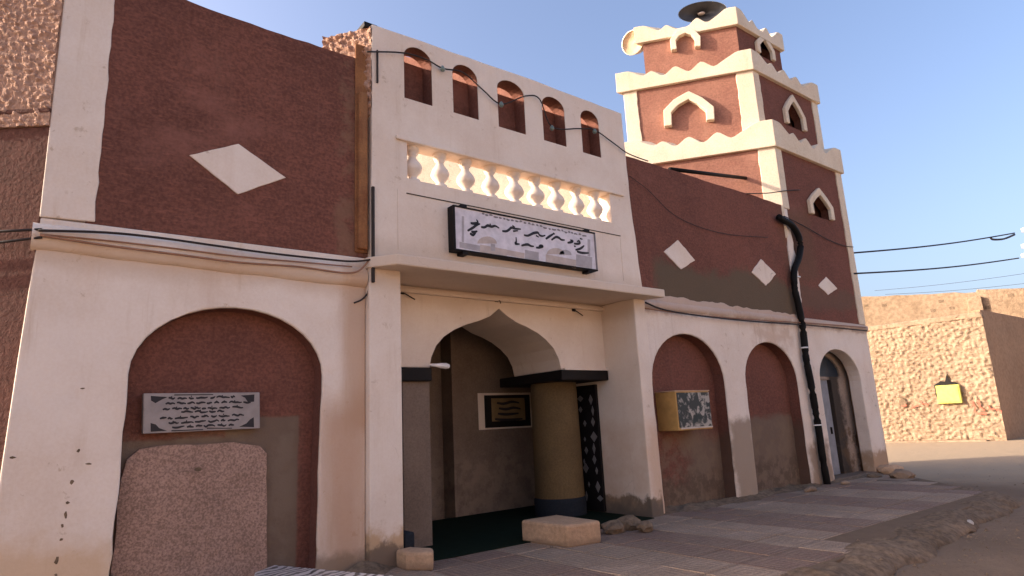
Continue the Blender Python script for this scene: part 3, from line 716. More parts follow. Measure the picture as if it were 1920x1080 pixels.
    for e in range(4):
        m = 44
        for j in range(m):
            u = j/m; o_ = po[e].lerp(po[(e+1) % 4], u); i_ = pi_[e].lerp(pi_[(e+1) % 4], u)
            h = sum(prof_h(min(1, max(0, u+q_))) for q_ in (-.014, 0, .014))/3+.02*noise.noise((u*9+e*5, li*3.3, 0))
            ring.append((o_, i_, h))
    vs = []; fs = []; n = len(ring)
    for o_, i_, h in ring:
        vs += [(o_.x, o_.y, zt), (o_.x, o_.y, zt+h), (i_.x, i_.y, zt+h-.015), (i_.x, i_.y, zt)]
    for i in range(n):
        j = (i+1) % n
        for k in range(4): fs.append((i*4+k, j*4+k, j*4+(k+1) % 4, i*4+(k+1) % 4))
    fix(obj('scalloped_band', vs, fs, 'cream_minaret', mina, .015))
    plan('deck', [(p_.x, p_.y) for p_ in off_poly(-.04)], zt+.02, zt+.12, 'mud_shade', mina, 0)
# blind pointed surrounds on the sunlit side
def side_uv(px, py, li):
    A = Vector((LEV[li][0], LEV[li][2], 0)); q = on_v(px, py, A, T127); return ((q-A).dot(T127), q.z)
for li, pts, w in ((1, [(1253, 240), (1252, 213), (1268, 196), (1291, 183), (1312, 193), (1331, 208), (1332, 229)], .20), (2, [(1264, 98), (1262, 80), (1270, 69), (1285, 62), (1299, 66), (1308, 75), (1308, 92)], .15)):
    A = Vector((LEV[li][0], LEV[li][2], 0)); cl = [side_uv(a, b_, li) for a, b_ in pts]
    slab('window_surround', frame_poly(cl, w), [], A, T127, nl, .17, 'cream_minaret', mina, .02, lift=.15)
wall('diamond', rough_loop([P2(a, b_, D) for a, b_ in ((1535, 535), (1549, 519), (1570, 541), (1553, 553))], .08, .025, 2), [], D-.002, .03, 'cream_arcade', mina, .006)
# doorway in the arch: reveal, leaf, dark transom
dr = D+.42
box('door_threshold', 14.7, 16.85, D-.02, 8.6, -.14, .05, 'cement', mina, .02)
wall('arch_lining', [(14.5, bz), (17.0, bz), (17.0, 3.4), (14.5, 3.4)], [[(14.80, .05), (16.10, .05), (16.10, 2.30), (14.80, 2.30)], [(14.85, 2.38)]+[(16.62, 2.38)]+arch(14.85, 16.62, 2.42, 2.92, 10)], dr, .12, 'dirty_lining', mina, .01)
door = box('door', 14.80, 15.98, dr+.04, dr+.09, .05, 2.30, 'door_paint', mina, .01, 'plain blue-grey metal door')
box('door_handle', 15.80, 15.84, dr+.005, dr+.04, 1.0, 1.16, 'black_metal', door, .005)
wall('transom', [(14.86, 2.38), (16.62, 2.38)]+arch(14.86, 16.62, 2.42, 2.92, 10), [], dr+.05, .03, 'transom', mina, 0, 'dark blue transom above the door')
box('passage_wall', 14.3, 17.3, 8.6, 8.7, -.1, 3.4, 'blue_grey', mina, 0)
box('unseen_annex_wall', 17.25, 17.45, D+.3, 12.6, -.14, 3.45, 'mud_shade', mina, 0)  # unseen wall, height chosen to set the shadow edge on the far street

# ================================================================== SIGN over the portal
sg = empty('name_sign', (6.15, DP, 4.07), 'black framed white sign with handwritten script above the entrance', 'sign')
sy = DP-.16
sx0, sx1 = on_y(851, 425, sy).x, on_y(1119, 472, sy).x
sz1 = (on_y(851, 384, sy).z+on_y(1119, 436, sy).z)/2; sz0 = (on_y(851, 467, sy).z+on_y(1119, 509, sy).z)/2
box('panel', sx0+.03, sx1-.025, sy+.02, DP-.004, sz0+.026, sz1-.022, 'sign_white', sg, 0)
for a, b_, c, d in ((sx0, sx1, sz1-.022, sz1), (sx0, sx1, sz0, sz0+.026), (sx0, sx0+.03, sz0+.026, sz1-.022), (sx1-.025, sx1, sz0+.026, sz1-.022)):
    box('frame_bar', a, b_, sy, DP-.002, c, d, 'black_metal' if b_ < sx1-.1 or a < sx0+.1 else 'ink_faint', sg, .006)
for a in (sx0+.14, sx1-.22):
    box('bracket', a, a+.10, sy+.01, DP, sz1, sz1+.035, 'black_metal', sg, .004)
    box('bracket', a, a+.10, sy+.01, DP, sz0-.04, sz0, 'black_metal', sg, .004)
def ribbon_mesh(name, strokes, Y, w, mat, parent, conv, dy=.0):
    vs = []; fs = []
    for st in strokes:
        pts = [conv(*q) for q in st]
        pts = spline([(a, b_, 0) for a, b_ in pts], 4) if len(pts) > 2 else [Vector((a, b_, 0)) for a, b_ in pts]
        base = len(vs); n = len(pts)
        for i, p_ in enumerate(pts):
            d = (pts[min(i+1, n-1)]-pts[max(i-1, 0)]); d = d.normalized() if d.length > 1e-6 else Vector((1, 0, 0))
            t_ = i/(n-1); ww_ = w*(.55+.9*math.sin(math.pi*min(1, .15+t_*.8)))*.5
            nn = Vector((-d.y, d.x, 0))
            # broad-nib pen: vertical-ish strokes thinner
            ww_ *= .75+.5*abs(d.x)
            for s_ in (1, -1): q = p_+nn*ww_*s_; vs.append((q.x, Y, q.y))
        for i in range(n-1): fs.append((base+i*2, base+i*2+1, base+i*2+3, base+i*2+2))
    m = len(vs); vs += [(x, y+.004, z) for x, y, z in vs]
    fs += [tuple(k+m for k in f_[::-1]) for f_ in list(fs)]
    return obj(name, vs, fs, mat, parent)
def zc(x, y): v = on_y(820+x/6, 370+y/6, sy+.02); return (v.x, v.z)
main = [[(372, 290), (410, 295), (455, 285), (438, 250)], [(338, 378), (400, 342), (440, 312), (480, 298)], [(490, 335), (530, 338), (565, 318), (610, 330), (650, 322), (695, 348)], [(590, 296), (602, 322)], [(728, 380), (775, 382), (808, 362), (832, 342), (870, 352), (938, 358)], [(842, 318), (872, 338)], [(850, 382), (905, 376)],
        [(972, 425), (1015, 432), (1050, 418), (1085, 402), (1130, 398), (1148, 425), (1180, 436), (1214, 428)], [(1108, 430), (1140, 448)], [(1218, 470), (1262, 438), (1312, 408)], [(1282, 482), (1330, 448), (1365, 455), (1395, 478), (1432, 480)], [(1300, 402), (1322, 416)], [(1462, 512), (1500, 506), (1524, 492), (1492, 480)], [(1535, 520), (1575, 524), (1604, 512), (1590, 490), (1570, 502)], [(1602, 464), (1632, 472)], [(1552, 592), (1600, 580), (1632, 560), (1652, 542)], [(1568, 610), (1630, 626), (1704, 626)], [(1536, 550), (1556, 552)],
        [(884, 448), (886, 500), (876, 522), (925, 526)], [(944, 545), (985, 534), (1020, 532), (1050, 548), (1086, 552)], [(1108, 566), (1145, 566), (1186, 552), (1160, 542), (1140, 552)], [(365, 405), (400, 425), (430, 400)], [(380, 385), (410, 392), (450, 380)]]
ribbon_mesh('lettering', main, sy+.0165, .024, 'ink', sg, zc)
rr = random.Random(4); topl = []
x = 500
while x < 1630:
    l = rr.uniform(22, 52); y = 185+(x-500)*(430-185)/1130
    topl.append([(x, y+rr.uniform(-5, 5)), (x+l*.5, y+l*.1+rr.uniform(-12, 9)), (x+l, y+l*.22+rr.uniform(-4, 4))]); x += l+rr.uniform(8, 20)
ribbon_mesh('small_lettering', topl, sy+.0165, .016, 'ink_faint', sg, zc)['kind'] = 'stuff'
def poly_print(name, pts, mat, Y, par, conv):
    q = [conv(*p_) for p_ in pts]; vs = [(a, Y, b_) for a, b_ in q]+[(a, Y+.003, b_) for a, b_ in q]; n = len(q)
    return obj(name, vs, [tuple(range(n))]+[(i, (i+1) % n, (i+1) % n+n, i+n) for i in range(n)], mat, par)
dome = lambda cx, y0, w, h: [(cx+w*math.cos(a), y0-h*math.sin(a)) for a in (math.pi*i/10 for i in range(11))]
for cx, yb, w, h, mt in ((560, 520, 110, 80, 'print_beige'), (1330, 640, 100, 70, 'print_beige'), (1440, 650, 70, 60, 'print_grey')):
    poly_print('printed_dome', dome(cx, yb, w, h), mt, sy+.0185, sg, zc)
for x0, x1, y0, y1, mt in ((250, 480, 500, 565, 'print_grey'), (480, 780, 530, 625, 'print_beige'), (780, 980, 590, 650, 'print_beige'), (985, 1140, 590, 690, 'print_grey'), (1220, 1560, 640, 735, 'print_beige'), (1560, 1740, 640, 770, 'print_grey'), (600, 650, 520, 600, 'print_grey'), (275, 300, 210, 500, 'print_grey'), (1690, 1720, 470, 660, 'print_grey')):
    s_ = .19
    poly_print('printed_building', [(x0, y0), (x0, y1), (x1, y1+(x1-x0)*s_), (x1, y0+(x1-x0)*s_)], mt, sy+.018+random.uniform(0, .0003), sg, zc)

# ================================================================== PLAQUE in the blind arch
pq = empty('wall_plaque', (1.6, D, 1.6), 'grey engraved stone plaque with corner ornaments inside the blind arch', 'plaque')
py_ = D+.12
def pc(x, y): v = on_y(240+x/7.385, 720+y/7.385, py_); return (v.x, v.z)
cor = [pc(205, 690), pc(1830, 612), pc(1825, 115), pc(215, 130)]
wall('panel', cor, [], py_, .10, 'plaque_stone', pq, .008)
lines = [(560, 200, 1480, 178), (520, 272, 1700, 250), (480, 348, 1620, 318), (735, 392, 1370, 372), (440, 482, 1610, 425), (560, 540, 1540, 500), (610, 602, 1480, 565)]
st = []
for k, (x0, y0, x1, y1) in enumerate(lines):
    x = x0
    while x < x1-30:
        l = rr.uniform(60, 190); e = min(x+l, x1); n_ = max(3, int((e-x)/28))
        st.append([(x+(e-x)*i/n_, y0+(y1-y0)*((x+(e-x)*i/n_)-x0)/(x1-x0)+rr.uniform(-13, 10)) for i in range(n_+1)])
        if rr.random() < .5: st.append([(x+l*.4, y0-26+(y1-y0)*(x-x0)/(x1-x0)), (x+l*.4+14, y0-20+(y1-y0)*(x-x0)/(x1-x0))])
        x = e+rr.uniform(14, 34)
ribbon_mesh('engraved_lettering', st, py_-.003, .0125, 'ink', pq, pc)
ribbon_mesh('engraved_border', [[(640, 152), (1180, 146)], [(600, 648), (1040, 630)], [(1090, 612), (1440, 612)]], py_-.003, .010, 'ink', pq, pc)
for pts in ([(315, 165), (550, 180), (470, 215), (380, 265), (320, 230)], [(1560, 160), (1750, 145), (1745, 245), (1660, 250), (1620, 190)], [(312, 540), (385, 560), (430, 610), (540, 648), (315, 662)], [(1740, 460), (1745, 598), (1540, 592), (1640, 545), (1690, 490)]):
    poly_print('corner_ornament', pts, 'ink', py_-.0025, pq, pc)
# plaque inside the vestibule
pi = empty('inner_plaque', (7, BW, 1.6), 'dark framed gilt plaque with script on the inner vestibule wall', 'plaque')
def vc(x, y): v = on_y(740+x/2.7, 660+y/2.7, BW-.03); return (v.x, v.z)
a0, a1 = vc(430, 395), vc(690, 205)
box('mount', a0[0], a1[0], BW-.015, BW-.001, a0[1], a1[1], 'cream_portal', pi, .004)
b0_, b1_ = vc(460, 385), vc(682, 216)
box('frame', b0_[0], b1_[0], BW-.035, BW-.015, b0_[1], b1_[1], 'black_metal', pi, .006)
c0_, c1_ = vc(492, 352), vc(655, 232)
box('panel', c0_[0], c1_[0], BW-.045, BW-.035, c0_[1], c1_[1], 'gold_panel', pi, .004)
ribbon_mesh('lettering', [[(515, 258), (550, 262), (590, 252), (628, 258)], [(525, 285), (560, 290), (600, 282), (635, 288)], [(520, 312), (565, 316), (625, 310)], [(505, 340), (560, 344), (645, 338)]], BW-.048, .03, 'ink', pi, vc)

# ================================================================== METER BOX in the first arcade arch
mb = empty('meter_box', (9.6, D, 1.2), 'ochre metal wall cabinet with a dark poster on its front', 'cabinet')
bx0 = on_y(1231, 770, D+.26).x; byf = on_x(1269, 770, bx0).y
bxr = on_y(1333, 770, byf).x; bz1 = on_y(1269, 734, byf).z; bz0 = on_y(1272, 808, byf).z
box('cabinet_body', bx0, bxr, byf, D+.262, bz0, bz1, 'metal_box', mb, .012)
box('lid', bx0-.01, bxr+.01, byf-.01, D+.26, bz1+.001, bz1+.02, 'metal_box_top', mb, .006)
box('poster', bx0+.03, bxr-.02, byf-.008, byf-.001, bz0+.05, bz1-.02, 'poster', mb, 0, 'weathered dark poster with pale mottled print')
box('poster_edge', bx0+.06, bxr-.01, byf-.012, byf-.004, bz0+.025, bz0+.05, 'litter_white', mb, 0)

# ================================================================== PIPES, CHUTE, CABLES
pp = [(1460, 407), (1470, 413), (1484, 422), (1496, 440), (1501, 462), (1497, 486), (1489, 508), (1490, 540), (1497, 572), (1504, 606), (1508, 640), (1512, 676), (1520, 716), (1528, 764), (1536, 812), (1543, 862), (1553, 917)]
dp = empty('drain_pipe', (14.0, D, 0), 'bent black plastic drainpipe running down between two arches', 'pipe')
tube('pipe', spline([on_y(a, b_, D-.10) for a, b_ in pp], 4), .075, 'black_pipe', dp, 12)
for a, b_ in ((1508, 652), (1533, 797), (1494, 520)):
    q = on_y(a, b_, D-.10); tube('strap', [q+Vector((-.0, -.0, .014)), q-Vector((0, 0, .014))], .083, 'porcelain', dp, 12)
ch = empty('rain_chute', (3.4, D, 3.8), 'rusty brown vertical drain chute beside the portal parapet', 'chute')
box('chute', 3.335, 3.465, D-.085, D+.01, 3.90, 6.10, 'drain_brown', ch, .02)
box('chute_back', 3.31, 3.49, D-.02, D+.012, 3.86, 6.85, 'drain_brown', ch, .02)
box('thin_pipe', 3.49, 3.53, DP-.05, DP-.005, 3.45, 4.75, 'cable_dark', ch, .012)
tag(box('conduit', 3.575, 3.60, DP-.03, DP-.003, 6.28, 6.78, 'cable_dark', None, .006), 'thin dark vertical conduit near the top corner of the portal', 'conduit')
def cable(pts, Y, r, mat, label, k=5, name='cable', group=None):
    return tag(tube(name, spline([on_y(a, b_, Y if not callable(Y) else Y(a)) for a, b_ in pts], k), r, mat, None, 6), label, 'cable', group)
cable([(72, 432), (200, 436), (300, 446), (400, 460), (500, 474), (600, 485), (660, 490), (700, 486), (745, 477)], D-.12, .013, 'cable_dark', 'dark cable sagging along the cream ledge of the side wing')
cable([(75, 441), (200, 460), (340, 478), (450, 492), (560, 500), (640, 511), (672, 508), (690, 490)], D-.11, .012, 'cable_tan', 'tan cable looped low along the cream ledge of the side wing')
cable([(75, 439), (210, 452), (330, 466), (450, 481), (560, 491), (660, 500)], D-.10, .009, 'cable_tan', 'thin tan cable between two others on the cream ledge')
cend = Vector((.03, D-.05, 0))
for k, (ya, yb, lb) in enumerate(((433, 430, 'upper dark cable crossing the dark brown end wall'), (470, 445, 'lower dark cable crossing the dark brown end wall'))):
    q2 = on_v(78, yb, (0.0, D-.05), T142); q1 = q2+T142*5.3+Vector((0, 0, .05 if k == 0 else -.35))
    tag(tube('cable', spline([q1, (q1+q2)/2-Vector((0, 0, .02)), q2], 5), .013, 'cable_dark', None, 6), lb, 'cable')
cable([(1210, 567), (1250, 582), (1330, 594), (1420, 603), (1520, 610), (1625, 620)], D-.10, .016, 'cable_dark', 'dark cable along the cream ledge of the arcade wing')
cable([(1208, 578), (1300, 590), (1420, 600), (1520, 606), (1624, 614)], D-.09, .012, 'cable_tan', 'thin tan cable beside the dark one on the arcade wing ledge')
cable([(1470, 405), (1510, 425), (1550, 448), (1580, 460), (1600, 463)], D-.03, .010, 'cable_dark', 'thin cable drooping across the red base of the minaret')
cable([(1180, 330), (1215, 356), (1260, 400), (1310, 425), (1370, 440), (1440, 445)], D-.03, .006, 'cable_dark', 'thin dark cable drooping across the red arcade wall above two diamonds')
cable([(1400, 363), (1440, 362), (1470, 358), (1500, 356)], D-.04, .012, 'cable_dark', 'short wire crossing the minaret corner strip at the roofline')
tag(tube('roof_pipe', [on_y(1256, 317, D+.1), on_y(1330, 326, D+.35), on_y(1398, 334, D+.6)], .045, 'black_pipe', None, 8), 'straight black pipe lying on the arcade roof before the minaret', 'pipe')
cable([(690, 545), (688, 552), (678, 562), (664, 568)], D-.04, .012, 'cable_dark', 'short dangling wire end under the brown chute')
# string of lamps over the small openings
sl = empty('string_light', (6, DP, 6.6), 'string of small greenish lamps slung across the row of parapet openings', 'string light')
tube('cord', spline([on_y(a, b_, DP-.05) for a, b_ in ((688, 97), (755, 99), (800, 112), (830, 128), (868, 136), (905, 168), (940, 195), (985, 180), (1012, 186), (1035, 238), (1085, 241), (1115, 244), (1150, 268), (1178, 288), (1215, 302))], 5), .011, 'cable_dark', sl, 6)
for a, b_ in ((830, 130), (940, 197), (1035, 241), (1115, 247)):
    c = on_y(a, b_, DP-.07); v, f = lathe([(.0, -.04), (.026, -.028), (.04, 0), (.03, .03), (.016, .055), (.0, .06)], 10, c, Vector((0, 0, 1)), UX)
    obj('bulb', v, f, 'bulb_glass', sl, 0, True)
# little hooks on the arch wall
for k, (a, b_, lb) in enumerate(((932, 563, 'small dark hook above the tip of the ogee arch'), (755, 548, 'small dark hook on the arch wall beside the narrow pier'), (1077, 581, 'small dark hook on the arch wall beside the grey pier face'))):
    c = on_y(a, b_, DA-.03)
    h_ = empty('hook', tuple(c), lb, 'hook')
    box('hook_plate', c.x-.035, c.x+.035, DA-.03, DA-.001, c.z-.025, c.z+.025, 'black_metal', h_, .006)
    e = [(c.x, DA-.03, c.z), (c.x+.10, DA-.04, c.z-.05), (c.x+.20, DA-.03, c.z-.09)] if k else [(c.x, DA-.03, c.z), (c.x+.02, DA-.08, c.z-.02), (c.x+.03, DA-.08, c.z-.06)]
    tube('hook_wire', spline(e, 4), .009, 'cable_dark', h_, 6)
c = on_y(822, 693, DA-.02)
v, f = lathe([(.0, -.17), (.022, -.16), (.03, -.05), (.045, .02), (.05, .10), (.035, .15), (0, .165)], 12, Vector((c.x-.02, DA-.10, 2.49)), UX+Vector((0, 0, -.05)), UZ, .9, 1)
tag(obj('lamp_tube', v, f, 'white_plastic', None, 0, True), 'white plastic lamp resting on the black capital of the pilaster', 'lamp')

# ================================================================== LOUDSPEAKERS on the minaret
def horn(name, c, axis, Rm, ln, label, inner, outerm, sx=1., sy=1., group=None):
    r_ = empty(name, tuple(c), label, 'loudspeaker', group); axis = axis.normalized(); side = Vector((-axis.y, axis.x, 0))
    pr = [(.10, -ln*.55), (.13, -ln*.5), (.13, -ln*.28), (.09, -ln*.24), (.13, -.03), (.24, ln*.18), (.46, ln*.33), (.80, ln*.47), (1.0, ln*.54), (1.03, ln*.60)]
    v, f = lathe([(a*Rm, b_) for a, b_ in pr], 28, c, axis, side, sx, sy); o1 = obj('horn_shell', v, f, outerm, r_, 0, True)
    pr2 = [(1.01, ln*.60), (.97, ln*.585), (.74, ln*.53), (.38, ln*.38), (.18, ln*.2), (.0, ln*.15)]
    v, f = lathe([(a*Rm, b_) for a, b_ in pr2], 28, c, axis, side, sx, sy); obj('horn_mouth', v, f, inner, r_, 0, True)
    v, f = lathe([(0, ln*.52), (.10*Rm, ln*.50), (.16*Rm, ln*.40), (.10*Rm, ln*.15)], 14, c, axis, side, sx, sy); obj('horn_cone', v, f, 'print_beige', r_, 0, True)
    tube('bracket', [c-Vector((0, 0, .05)), c-axis*ln*.3-Vector((0, 0, .30))], .03, 'black_metal', r_, 8)
    return r_
dS = D+1.75
hc_ = on_y(1312, 31, dS)
horn('loudspeaker', hc_, Vector((-.66, -.66, -.30)), .64, .70, 'dark-mouthed horn loudspeaker on the minaret top', 'horn_dark', 'horn_white', 1., .42)
hb_ = hc_+Vector((.48, -.02, .20)); lo = [o_ for o_ in bpy.data.objects if o_.name == 'loudspeaker'][0]
v, f = lathe([(0, -.02), (.12, 0), (.14, .10), (.14, .24), (.10, .30), (0, .31)], 16, hb_, Vector((.6, .6, .25)), UZ); obj('shell_highlight', v, f, 'horn_white', lo, 0, True)  # white cylinder added to imitate the bright highlight on the horn shell
hq = on_v(1188, 76, (LEV[2][0], LEV[2][2]), T127)
sp2 = empty('loudspeaker', tuple(hq), 'cream cup-shaped loudspeaker beneath the scalloped corner of the minaret top', 'loudspeaker')
ax2 = Vector((-.93, -.20, -.22)); c2 = hq+Vector((.16, .10, .02))
v, f = lathe([(0, -.34), (.13, -.33), (.22, -.27), (.27, -.15), (.30, 0), (.335, .10), (.345, .13), (.32, .135)], 24, c2, ax2, Vector((0, 1, 0))); obj('cup', v, f, 'horn_cream', sp2, 0, True)
v, f = lathe([(.325, .125), (.24, .06), (.10, .03), (0, .05)], 24, c2, ax2, Vector((0, 1, 0))); obj('horn_mouth', v, f, 'horn_tan', sp2, 0, True)
tube('bracket', [c2+Vector((.05, .0, .05)), c2+Vector((.45, .12, .06))], .035, 'horn_tan', sp2, 8)

# ================================================================== BLOCKS, SLAB, STONES
def block(name, pts, z1, mat, label, seed):
    o = plan(name, rough_loop(pts, .16, .02, seed), -.012, z1, mat, None, .035); return tag(o, label, 'block')
block('stone_block', [(5.80, 7.48), (5.86, 6.58), (6.42, 6.52), (6.46, 7.46)], .28, 'dirt_block', 'large plastered step block on the paving before the ochre column', 1)
block('stone_block', [(3.80, 7.10), (4.02, 6.86), (4.16, 7.10), (4.02, 7.40), (3.80, 7.38)], .20, 'dirt_block', 'small plastered block at the foot of the narrow portal pier', 2)
tag(box('threshold_slab', 3.94, 4.08, 7.40, 8.1, .0, .36, 'blue_grey', None, .02), 'small dark kerb stone just inside the portal beside the pier', 'stone')
zt_ = .30
q = [on_z(478, 1073, zt_), on_z(515, 1059, zt_), on_z(770, 1082, zt_), on_z(770, 1250, zt_), on_z(430, 1250, zt_)]
tag(plan('marble_bench', [(a.x, a.y) for a in q], -.0, zt_, 'marble_slab', None, .01), 'low slab veined in black and white on the pavement by the wing', 'bench')
def drift(x0, x1, Y, w, h, seed):
    vs = []; fs = []; m = 7; n = int((x1-x0)/.07)
    for i in range(n+1):
        x_ = x0+(x1-x0)*i/n; e = min(1, i/6, (n-i)/6)
        ww_ = w*(.7+.7*noise.noise((x_*1.3, seed, 0)))*e; hh = h*(.6+.9*noise.noise((x_*1.9, seed, 4)))*e
        for k_ in range(m):
            t_ = k_/(m-1); vs.append((x_, Y+.03-(ww_+.03)*t_, -.02+max(.0, hh)*(1-t_)**1.6+.022+.012*noise.noise((x_*7, t_*3, seed))*(1-t_)-.012*t_))
    for i in range(n):
        for k_ in range(m-1): fs.append((i*m+k_, i*m+k_+1, (i+1)*m+k_+1, (i+1)*m+k_))
    return vs, fs
dv_, df_ = [], []
for a_ in ((8.76, 11.75, D, .42, .10, 1), (11.0, 14.3, D, .36, .09, 2), (8.5, 8.8, DP, .3, .12, 3), (14.2, 17.4, D, .3, .07, 4), (2.9, 3.95, DP, .3, .12, 5), (8.9, 11.0, D+.26, .3, .1, 6), (11.8, 13.7, D+.26, .3, .1, 7)):
    v_, f_ = drift(*a_); b_ = len(dv_); dv_ += v_; df_ += [tuple(i_+b_ for i_ in q_) for q_ in f_]
o = fix(obj('sand', dv_, df_, 'earth', None, 0, True)); o['kind'] = 'stuff'; o['label'] = 'brown sand drifted along the foot of the facade'; o['category'] = 'sand'
for k, (px, py, r_, lb) in enumerate(((1692, 893, .26, 'rounded brown stone beside the minaret corner'), (1662, 884, .3, 'ochre lump of rubble at the foot of the minaret corner'), (1640, 892, .2, 'dark rubble stone by the minaret door'), (1585, 905, .16, 'flat pale stone near the minaret door threshold'), (1520, 918, .2, 'flat stone at the foot of the drainpipe'))):
    c = on_z(px, py, 0.03); c.y = min(c.y, D-.12 if k > 1 else 7.3)
    tag(rock('rubble_stone', (c.x, c.y, .06 if r_ > .2 else .03), r_, ['stone', 'dirt_block', 'earth', 'stone', 'stone'][k], k+1, .5 if r_ > .2 else .3), lb, 'stone')
for k, (a, b_) in enumerate(((1178, 985), (1150, 992), (1210, 990))):
    c = on_z(a, b_, .05); tag(rock('rubble_stone', (c.x, min(c.y, DP-.15), .07), .2-.03*k, 'earth', 20+k, .6), ('largest', 'middle-sized', 'smallest')[k]+' dark lump of the rubble at the foot of the wide portal pier', 'stone', 'rubble at the portal pier')
rs = random.Random(11); k = 0
tag(rock('stone', (*on_z(1750, 980, -.1).xy, -.11), .11, 'stone', 31, .5), 'reddish stone lying on the kerb', 'stone')
# loose gravel on the road and pavement edge
gv, gf = [], []
for _ in range(1500):
    x = rs.uniform(3.5, 22); y = rs.gauss(3.5, .45) if rs.random() < .6 else rs.uniform(-1, 7.3)
    onp = y > edge_y(x)+.1 and x < 16
    s_ = rs.uniform(.005, .018)*(1 if rs.random() < .95 else 2.2)*(.6 if onp else 1); z = .0 if onp else -.15
    if onp and rs.random() < .6: continue
    if not onp and abs(y-edge_y(x)) < .35: z = -.04
    b_ = len(gv)
    for dx, dy, dz in ((-1, -.6, 0), (.8, -.9, 0), (1, .7, 0), (-.7, .9, 0), (0, 0, .9)):
        gv.append((x+dx*s_*rs.uniform(.6, 1.2), y+dy*s_*rs.uniform(.6, 1.2), z+dz*s_))
    for i in range(4): gf.append((b_+i, b_+(i+1) % 4, b_+4))
g = obj('gravel', gv, gf, 'earth'); g['kind'] = 'stuff'; g['label'] = 'loose gravel scattered over the dirt road'; g['category'] = 'gravel'
for k, (a, b_, l_, lb) in enumerate(((1818, 985, .32, 'white strip of litter on the dirt beside the kerb'), (1705, 1029, .14, 'small crumpled white scrap on the dirt road'), (1768, 1003, .16, 'pale flat scrap on the kerb slope'))):
    c = on_z(a, b_, -.13)
    o = rock('litter', (c.x, c.y, -.10 if k else -.09), l_*.5, 'litter_white', 40+k, .22); o.rotation_euler = (0, 0, k*1.1+.4); o.scale = (1, .35, 1); tag(o, lb, 'litter')

# ================================================================== FAR HOUSES
fh = empty('mud_house', (34.8, 9.8, 0), 'low sunlit mud house with knobbly plaster and shaded side wall', 'house')
gz = -.16
FA = on_z(1886, 826, gz); ft = R(97); TF = Vector((math.cos(ft), math.sin(ft), 0)); NF = Vector((-TF.y, TF.x, 0))
fh_top = CAMP.z+(ray(1838, 588)*((FA.x)/ray(1838, 588).x)).z
knobbly('front_plaster', -.05, 9.5, gz-.1, fh_top, FA, TF, NF, 'mud_wall', fh, .10, .05, 4.2, 2, 1.5)
slab('front_wall', [(0, gz-.2), (9.5, gz-.2), (9.5, fh_top-.02), (0, fh_top-.02)], [], FA, TF, NF, .4, 'mud_wall', fh, .03, lift=-.02)
slab('coping', [(-.08, fh_top-.02), (9.5, fh_top-.02), (9.5, fh_top+.22), (0, fh_top+.25)], [], FA, TF, NF, .5, 'mud_wall', fh, .05, lift=.06)
wall('side_wall', [(FA.x+.12, gz-.2), (FA.x+26, gz-.2), (FA.x+26, fh_top+.25), (FA.x+.12, fh_top+.2)], [], FA.y, .4, 'mud_shade', fh, .03)
slab('plinth', [(.6, gz-.1), (9.5, gz-.1), (9.5, gz+.20), (.6, gz+.22)], [], FA, TF, NF, .6, 'mud_wall', fh, .05, 'pale step along the foot of the wall', lift=.45)
slab('hole', [(0, 0), (0, 0), (0, 0)], [], FA, TF, NF, .1, 'black_metal', fh) if False else None
def fpt(px, py, lift=0.):
    A = FA+NF*lift; q_ = on_v(px, py, A, TF); return ((q_-A).dot(TF), q_.z)
hole_px = [(1750, 716), (1762, 708), (1770, 709), (1774, 694), (1778, 708), (1790, 710), (1797, 716), (1794, 724), (1770, 722), (1766, 748), (1756, 742)]
slab('broken_recess', rough_loop([fpt(a, b_, .13) for a, b_ in hole_px], .08, .03), [], FA, TF, NF, .05, 'black_metal', fh, 0, 'dark broken recess', lift=.125)
slab('broken_recess', rough_loop([fpt(a, b_, .13) for a, b_ in ((1684, 745), (1692, 740), (1700, 748), (1696, 756), (1686, 754))], .08, .03), [], FA, TF, NF, .05, 'earth', fh, 0, lift=.125)
yb_ = empty('gas_meter_box', (34.7, 12, 2), 'bright yellow meter box on the knobbly mud house wall', 'meter box')
y0, y1 = fpt(1759, 751, .2), fpt(1797, 714, .2)
ua, ub = sorted((y0[0], y1[0])); za, zb_ = sorted((y0[1], y1[1]))
slab('box_body', [(ua, za), (ub, za), (ub, zb_), (ua, zb_)], [], FA, TF, NF, .22, 'yellow_box', yb_, .03, lift=.26)
slab('box_lid', [(ua+.06, za+.08), (ub-.06, za+.08), (ub-.06, zb_-.08), (ua+.06, zb_-.08)], [], FA, TF, NF, .02, 'yellow_box', yb_, .015, lift=.285)
# faded red brush strokes on the plaster
def ribbon_v(name, strokes, lift, w, mat, par):
    vs = []; fs = []
    for s_ in strokes:
        pts = [Vector((*fpt(a, b_, lift), 0)) for a, b_ in s_]; base = len(vs)
        for i, p_ in enumerate(pts):
            d = (pts[min(i+1, len(pts)-1)]-pts[max(i-1, 0)]).normalized(); nn = Vector((-d.y, d.x, 0))*w/2
            for k_ in (1, -1):
                q_ = FA+NF*lift+TF*(p_+nn*k_).x; vs.append((q_.x, q_.y, (p_+nn*k_).y))
        for i in range(len(pts)-1): fs.append((base+2*i, base+2*i+1, base+2*i+3, base+2*i+2))
    m = len(vs); vs += [tuple(Vector(v_)-NF*.03) for v_ in vs]; fs += [tuple(k_+m for k_ in f_[::-1]) for f_ in list(fs)]
    return obj(name, vs, fs, mat, par)
for st_ in [[(1822, 752), (1828, 764), (1826, 772)], [(1834, 750), (1838, 764), (1846, 770)], [(1850, 758), (1858, 768), (1866, 766)], [(1830, 774), (1850, 776)], [(1868, 768), (1878, 772)], [(1690, 762), (1700, 760)], [(1708, 764), (1722, 760)], [(1732, 756), (1740, 760)], [(1722, 752), (1730, 758)]]: ribbon_v('painted_stroke', [st_], .13, .07, 'red_paint', fh)
